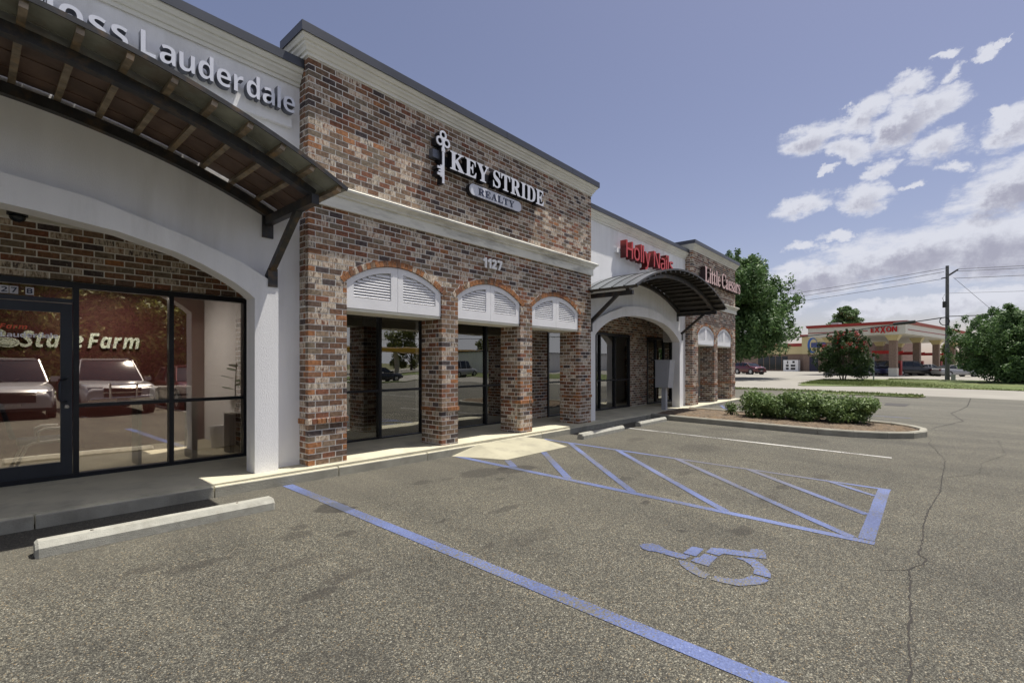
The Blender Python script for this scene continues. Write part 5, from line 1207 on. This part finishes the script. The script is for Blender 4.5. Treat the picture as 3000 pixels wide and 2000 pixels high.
# ---------------------------------------------------------------- fuel station
e1 = Vector((.98, -.2, 0)).normalized(); e2 = Vector((.2, .98, 0)).normalized(); N0 = Vector((71.2, -4.4, 0))
MC = Matrix(((e1.x, e2.x, 0, N0.x), (e1.y, e2.y, 0, N0.y), (0, 0, 1, 0), (0, 0, 0, 1)))
can = thing('fuel_canopy', 'white fuel station canopy with red roof edge reading EXXON on brick columns', 'canopy', (N0.x, N0.y, .04))
def cmb_(f, name, m, parent=None, **k):
    b = MB(); b.M = MC; f(b); return b.build(name, m, parent or can, **k)
LX, LY = 33.0, 10.2
cmb_(lambda b: b.box(0, LX, 0, LY, 4.99, 6.15), 'fascia', CANWHITE)
cmb_(lambda b: b.loft([[(-.12, -.12, 6.152), (LX+.12, -.12, 6.152), (LX+.12, LY+.12, 6.152), (-.12, LY+.12, 6.152)], [(-.22, -.22, 6.5), (LX+.22, -.22, 6.5), (LX+.22, LY+.22, 6.5), (-.22, LY+.22, 6.5)]]), 'roof_edge', REDPAINT)
cmb_(lambda b: b.box(.4, LX-.4, .4, LY-.4, 4.93, 4.985), 'soffit', CANWHITE)
cmb_(lambda b: (b.box(-.03, -.002, 3.6, LY, 5.46, 5.56), b.box(1.0, LX, -.03, -.002, 5.46, 5.56)), 'red_stripe', REDPAINT)
# letters on the -x face, reading towards the corner
def exxon():
    mats = [RED, REDD]; txt = 'EXXON'; pen = 0; items = []
    for ch in txt:
        me = glyph_mesh(ch, SANS, 1.0, mats, .02); a = min(v.co.x for v in me.vertices); c_ = max(v.co.x for v in me.vertices); items.append((me, pen - a)); pen += (c_ - a) + .05
    s_ = 2.6 / pen; H = max(v.co.y for v in items[0][0].vertices)
    for i, (me, dx) in enumerate(items):
        for v in me.vertices:
            X, Z, Y = v.co.x, v.co.y, v.co.z
            if i == 2: Z = Z * 1.25 - .12
            v.co = MC @ Vector((-.07 - (Y+.5) * .06 - (.02 if i == 2 else 0), 3.3 - (X + dx) * s_, 5.27 + Z * .62 / H))
        me.update(); o = bpy.data.objects.new('letter', me); C.objects.link(o); adopt(o, can)
exxon()
for (s_, t_) in [(1.6, 1.5), (11.6, 1.5), (21.6, 1.5), (31.4, 1.5), (1.6, 8.2), (11.6, 8.2), (21.6, 8.2), (31.4, 8.2)]:
    col = cmb_(lambda b: b.box(s_-.36, s_+.36, t_-.36, t_+.36, 1.0, 4.3), 'column', TANBR)
    b = MB(); b.M = MC; b.box(s_-.4, s_+.4, t_-.4, t_+.4, -.05, 1.0); b.build('column_base', CANWHITE, col)
    b = MB(); b.M = MC; b.loft([[(s_-k, t_-k, z), (s_+k, t_-k, z), (s_+k, t_+k, z), (s_-k, t_+k, z)] for k, z in ((.42, 4.3), (.44, 4.4), (.7, 4.93))]); b.build('capital', CANCREAM, col)
for q, (s_, lb) in enumerate([(3.6, 'nearest red and black fuel pump beside the front canopy column'), (13.4, 'middle red and black fuel pump beneath the canopy'), (23.4, 'farthest red and black fuel pump beneath the canopy, by the utility pole')]):
    p_ = MC @ Vector((s_, 1.5, 0)); t = thing('fuel_pump', lb, 'fuel pump', (p_.x, p_.y, .04), 'fuel pumps under the canopy')
    cmb_(lambda b: b.box(s_-.3, s_+.3, 1.2, 1.8, .1, 1.9), 'pump_body', REDPAINT, t)
    cmb_(lambda b: b.box(s_-.31, s_-.301, 1.3, 1.7, .9, 1.6), 'pump_panel', BLACKP, t)
    cmb_(lambda b: b.box(s_-.45, s_+.45, 1.0, 2.0, -.05, .1), 'island_base', CANWHITE, t)
    def arch(b):
        pr = [(.0, 1.9), (.0, 2.5), (-.08, 2.8), (-.3, 3.0), (-.8, 3.08), (-.8, 2.85), (-.45, 2.78), (-.3, 2.6), (-.25, 2.3), (-.25, 1.9)]
        n = len(pr); vs = [(s_-.06, 1.5+.35+x, z) for x, z in pr] + [(s_+.12, 1.5+.35+x, z) for x, z in pr]
        b.add(vs, [tuple(range(n)), tuple(range(n, 2*n))[::-1]] + [(i, n+i, n+(i+1) % n, (i+1) % n) for i in range(n)])
    cmb_(arch, 'pump_fin', RED, t)
    cmb_(lambda b: b.box(s_-.05, s_+.05, 1.9, 4.2, 2.75, 3.15), 'pump_banner', RED, t)
t = thing('station_shop', 'low station shop with tan brick wall, cream gable and blue oval sign', 'building', (108, 6, .07))
SH0 = Vector((106, 0, 0)); 
MS = Matrix(((e1.x, e2.x, 0, 106), (e1.y, e2.y, 0, 0), (0, 0, 1, .07), (0, 0, 0, 1)))
def sp2_(f, name, m, parent=None, **k):
    b = MB(); b.M = MS; f(b); return b.build(name, m, parent or t, **k)
sp2_(lambda b: b.box(0, 12, -3, 6.8, -.1, 6.3), 'wall', mat('dusky_brick', (.20, .13, .11), .9, var=.25, vscale=3))
sp2_(lambda b: b.box(-.8, 12, 6.8, 12.2, -.1, 3.35), 'wall', TANBR)
sp2_(lambda b: (b.box(-1.0, 12, 6.7, 12.3, 3.35, 6.7)), 'gable_front', CANCREAM)
sp2_(lambda b: b.box(-1.3, 12, 6.5, 12.5, 6.7, 7.1), 'roof_edge', REDPAINT)
sp2_(lambda b: b.box(-.85, -.81, 9.5, 11.0, 0, 2.8), 'door', mat('dark_blue_door', (.02, .02, .05), .5))
sp2_(lambda b: b.box(0, 12, 12.2, 45, -.1, 4.6), 'wall', TANBR)
sp2_(lambda b: b.box(-.4, 12, 12.5, 45, 4.9, 5.5), 'roof_edge', REDPAINT)
sp2_(lambda b: b.box(-.3, -.01, 12.3, 45, 3.4, 4.9), 'fascia', CANCREAM)
for k in range(5): sp2_(lambda b: b.box(-.05, -.01, 15.3 + k*1.2, 16.35 + k*1.2, .3, 3.0), 'window', CARGL)
def ovl(b, ry, rz_, x0, x1, cy_=17.5, cz_=5.0):
    n = 20; vs = [(x, cy_ + ry*math.cos(2*math.pi*i/n), cz_ + rz_*math.sin(2*math.pi*i/n)) for x in (x0, x1) for i in range(n)]
    b.add(vs, [tuple(range(n)), tuple(range(n, 2*n))[::-1]] + [(i, n+i, n+(i+1) % n, (i+1) % n) for i in range(n)])
sp2_(lambda b: ovl(b, .85, 1.5, -1.1, -1.0, 10.4), 'oval_sign', mat('sign_blue', (.03, .12, .4), .5)); sp2_(lambda b: ovl(b, .62, 1.2, -1.13, -1.1, 10.2), 'oval_sign_face', CANCREAM)
sp2_(lambda b: b.box(-1.16, -1.13, 7.6, 10.6, 4.55, 5.5), 'sign_word_panel', mat('sign_navy', (.05, .07, .2), .5))
t2 = thing('ice_freezer', 'white ice freezer with dark panels outside the station shop', 'freezer', (104, 14, .07))
sp2_(lambda b: b.box(-2.2, -1.2, 12.5, 15.2, 0, 2.2), 'freezer_body', WHITEAPP, t2)
for (a, c_, z0, z1) in ((13.0, 13.8, .9, 1.3), (13.0, 13.8, .3, .7), (14.2, 14.7, .9, 1.3), (14.2, 14.7, .3, .7), (13.1, 13.5, 1.6, 2.0), (14.3, 14.5, 1.5, 2.0)): sp2_(lambda b: b.box(-2.23, -2.2, a, c_, z0, z1), 'freezer_panel', BLACKP, t2)
# rooftop vents
t3 = thing('rooftop_vent', 'small grey ventilation box on the station roof left of the tree', 'vent', (76, 8, 6.5))
cmb_(lambda b: (b.box(7, 8.2, 9.0, 9.9, 6.9, 7.25), b.box(7.4, 7.8, 9.2, 9.6, 6.5, 6.9)), 'vent_hood', ALLOY, t3)

# ---------------------------------------------------------------- pole, wires, sign post
px_, py_ = 58.66, -7.69; zp = zg(px_, py_)
t = thing('utility_pole', 'tall weathered wooden utility pole on the verge carrying wires', 'utility pole', (px_, py_, zp))
POLEM = mat('pole_wood', (.13, .13, .135), .85, var=.25, vscale=2, bump=.4, stretch=(6, 6, .5))
b = MB(); b.tube((px_, py_, zp-.2), (px_, py_, 10.4), .17, .12, n=14); b.build('pole', POLEM, t)
SR = Vector((.6577, -.7532, 0)); DK = mat('hardware_dark', (.03, .03, .03), .6)
P0 = Vector((px_, py_, 0))
b = MB(); b.beam(P0 + Vector((0, 0, 9.45)), P0 + SR*.95 + Vector((0, 0, 10.05)), .12, .12); b.build('crossarm', DK, t)
b = MB(); b.beam(P0 + Vector((0, 0, 9.35)), P0 - SR*.5 + Vector((0, 0, 9.25)), .1, .1); b.build('crossarm', DK, t)
b = MB(); b.tube(P0 - SR*.3 + Vector((0, 0, 6.6)), P0 - SR*.3 + Vector((0, 0, 7.15)), .11, n=12); b.path([P0 - SR*.3 + Vector((0, 0, 7.15)), P0 - SR*.42 + Vector((0, 0, 7.45)), P0 - SR*.25 + Vector((0, 0, 7.8))], .02, 5); b.build('transformer_fuse', DK, t)
b = MB(); n_ = 22; b.path([P0 + SR*(-.25 + .45*math.cos(2*math.pi*i/n_)) + Vector((-.2, 0, 5.35 + .36*math.sin(2*math.pi*i/n_))) for i in range(n_+1)], .035, 6); b.build('cable_coil', DK, t)
b = MB(); b.box(px_-.2, px_+.1, py_-.55, py_-.25, zp, zp+.6); b.build('meter_box', GREYBOX, t)
b = MB(); b.tube(P0 + SR*.2 + Vector((0, 0, 0)), P0 + SR*.17 + Vector((0, 0, 5.2)), .03, n=6); b.build('conduit', DK, t)
def wire(label, p0, p1, sag, r_=.02, nm='overhead_wire'):
    p0, p1 = Vector(p0), Vector(p1); n = 24
    b = MB(); b.path([tuple(p0 + (p1-p0)*i/n - Vector((0, 0, 4*sag*(i/n)*(1-i/n)))) for i in range(n+1)], r_, 5); o = b.build(nm, DK); tag(o, label, 'wire', 'wires on the utility pole')
wire('topmost overhead wire running left from the pole', P0 + Vector((0, 0, 10.2)), (78, 60, 10.6), 1.2)
wire('second overhead wire running left from the pole top', P0 + Vector((.2, .2, 9.9)), (80, 60, 9.8), 1.2)
wire('third overhead wire running left just under the upper two', P0 - SR*.5 + Vector((0, 0, 9.2)), (77, 60, 8.6), 1.0)
wire('topmost overhead wire running right from the pole', P0 + SR*.95 + Vector((0, 0, 10.1)), (50, -60, 9.2), 1.0)
wire('second overhead wire sloping down right from the crossarm', P0 + SR*.9 + Vector((0, 0, 9.9)), (44, -60, 8.2), 1.0)
wire('third overhead wire sloping down right from the pole', P0 + Vector((0, -.5, 9.2)), (42, -60, 7.6), 1.0)
wire('lower thin wire running right past mid pole', P0 + Vector((0, 0, 7.9)), (44, -60, 5.4), .6, .012)
wire('thick cable running left over the canopy roof', P0 + Vector((0, 0, 5.75)), (80, 60, 5.4), 1.9, .05, 'overhead_cable')
wire('thick cable running right above the verge tree', P0 + Vector((0, 0, 5.8)), (46, -60, 5.7), .5, .04, 'overhead_cable')
wire('guy wire slanting down right from the pole top', P0 + Vector((0, -.4, 9.3)), (60.5, -15.5, .2), 0, .015, 'guy_wire')
b = MB(); q0 = P0 + Vector((20, 67.7, 0))*.057 + Vector((0, 0, 5.39)); q1 = P0 + Vector((20, 67.7, 0))*.033 + Vector((0, 0, 5.5)); b.tube(q0, q1, .16, n=10); tag(b.build('cable_splice', DK), 'black splice case on the cable left of the pole', 'splice case')
SM = mat('post_grey', (.35, .38, .42), .5)
sx_, sy_ = 52.8, -2.75
t = thing('sign_post', 'slim grey sign post with a small board on the verge beside the crape myrtle', 'sign post', (sx_, sy_, zg(sx_, sy_)))
b = MB(); b.box(sx_-.05, sx_+.05, sy_-.05, sy_+.05, -.1, 2.35); b.build('post', SM, t)
b = MB(); b.box(sx_-.03, sx_+.03, sy_-.05, sy_+.75, 2.28, 2.36); b.build('arm', SM, t)
# things only the windows see: yellow canopy and white wall far behind
t = thing('yellow_canopy', 'long canopy with yellow fascia reflected in the realty window', 'canopy', (52, -62, 0))
b = MB(); b.box(36, 70, -66, -58, 3.5, 4.1); b.build('fascia', YELLOW, t); b = MB(); b.box(36.3, 69.7, -66, -58.2, 4.1, 4.3); b.build('roof_edge', CANWHITE, t)
for xx in (40, 50, 60): b = MB(); b.box(xx, xx+.5, -62, -61.5, -.2, 3.5); b.build('column', CANWHITE, t)
t = thing('white_warehouse', 'long low white wall of a building reflected in the realty window', 'building', (70, -52, 0))
b = MB(); b.box(58, 100, -54, -46, -.2, 3.6); b.build('wall', STUCCO, t); b = MB(); b.box(57.8, 100.2, -54.2, -45.8, 3.6, 3.75); b.build('roof', CAP, t)
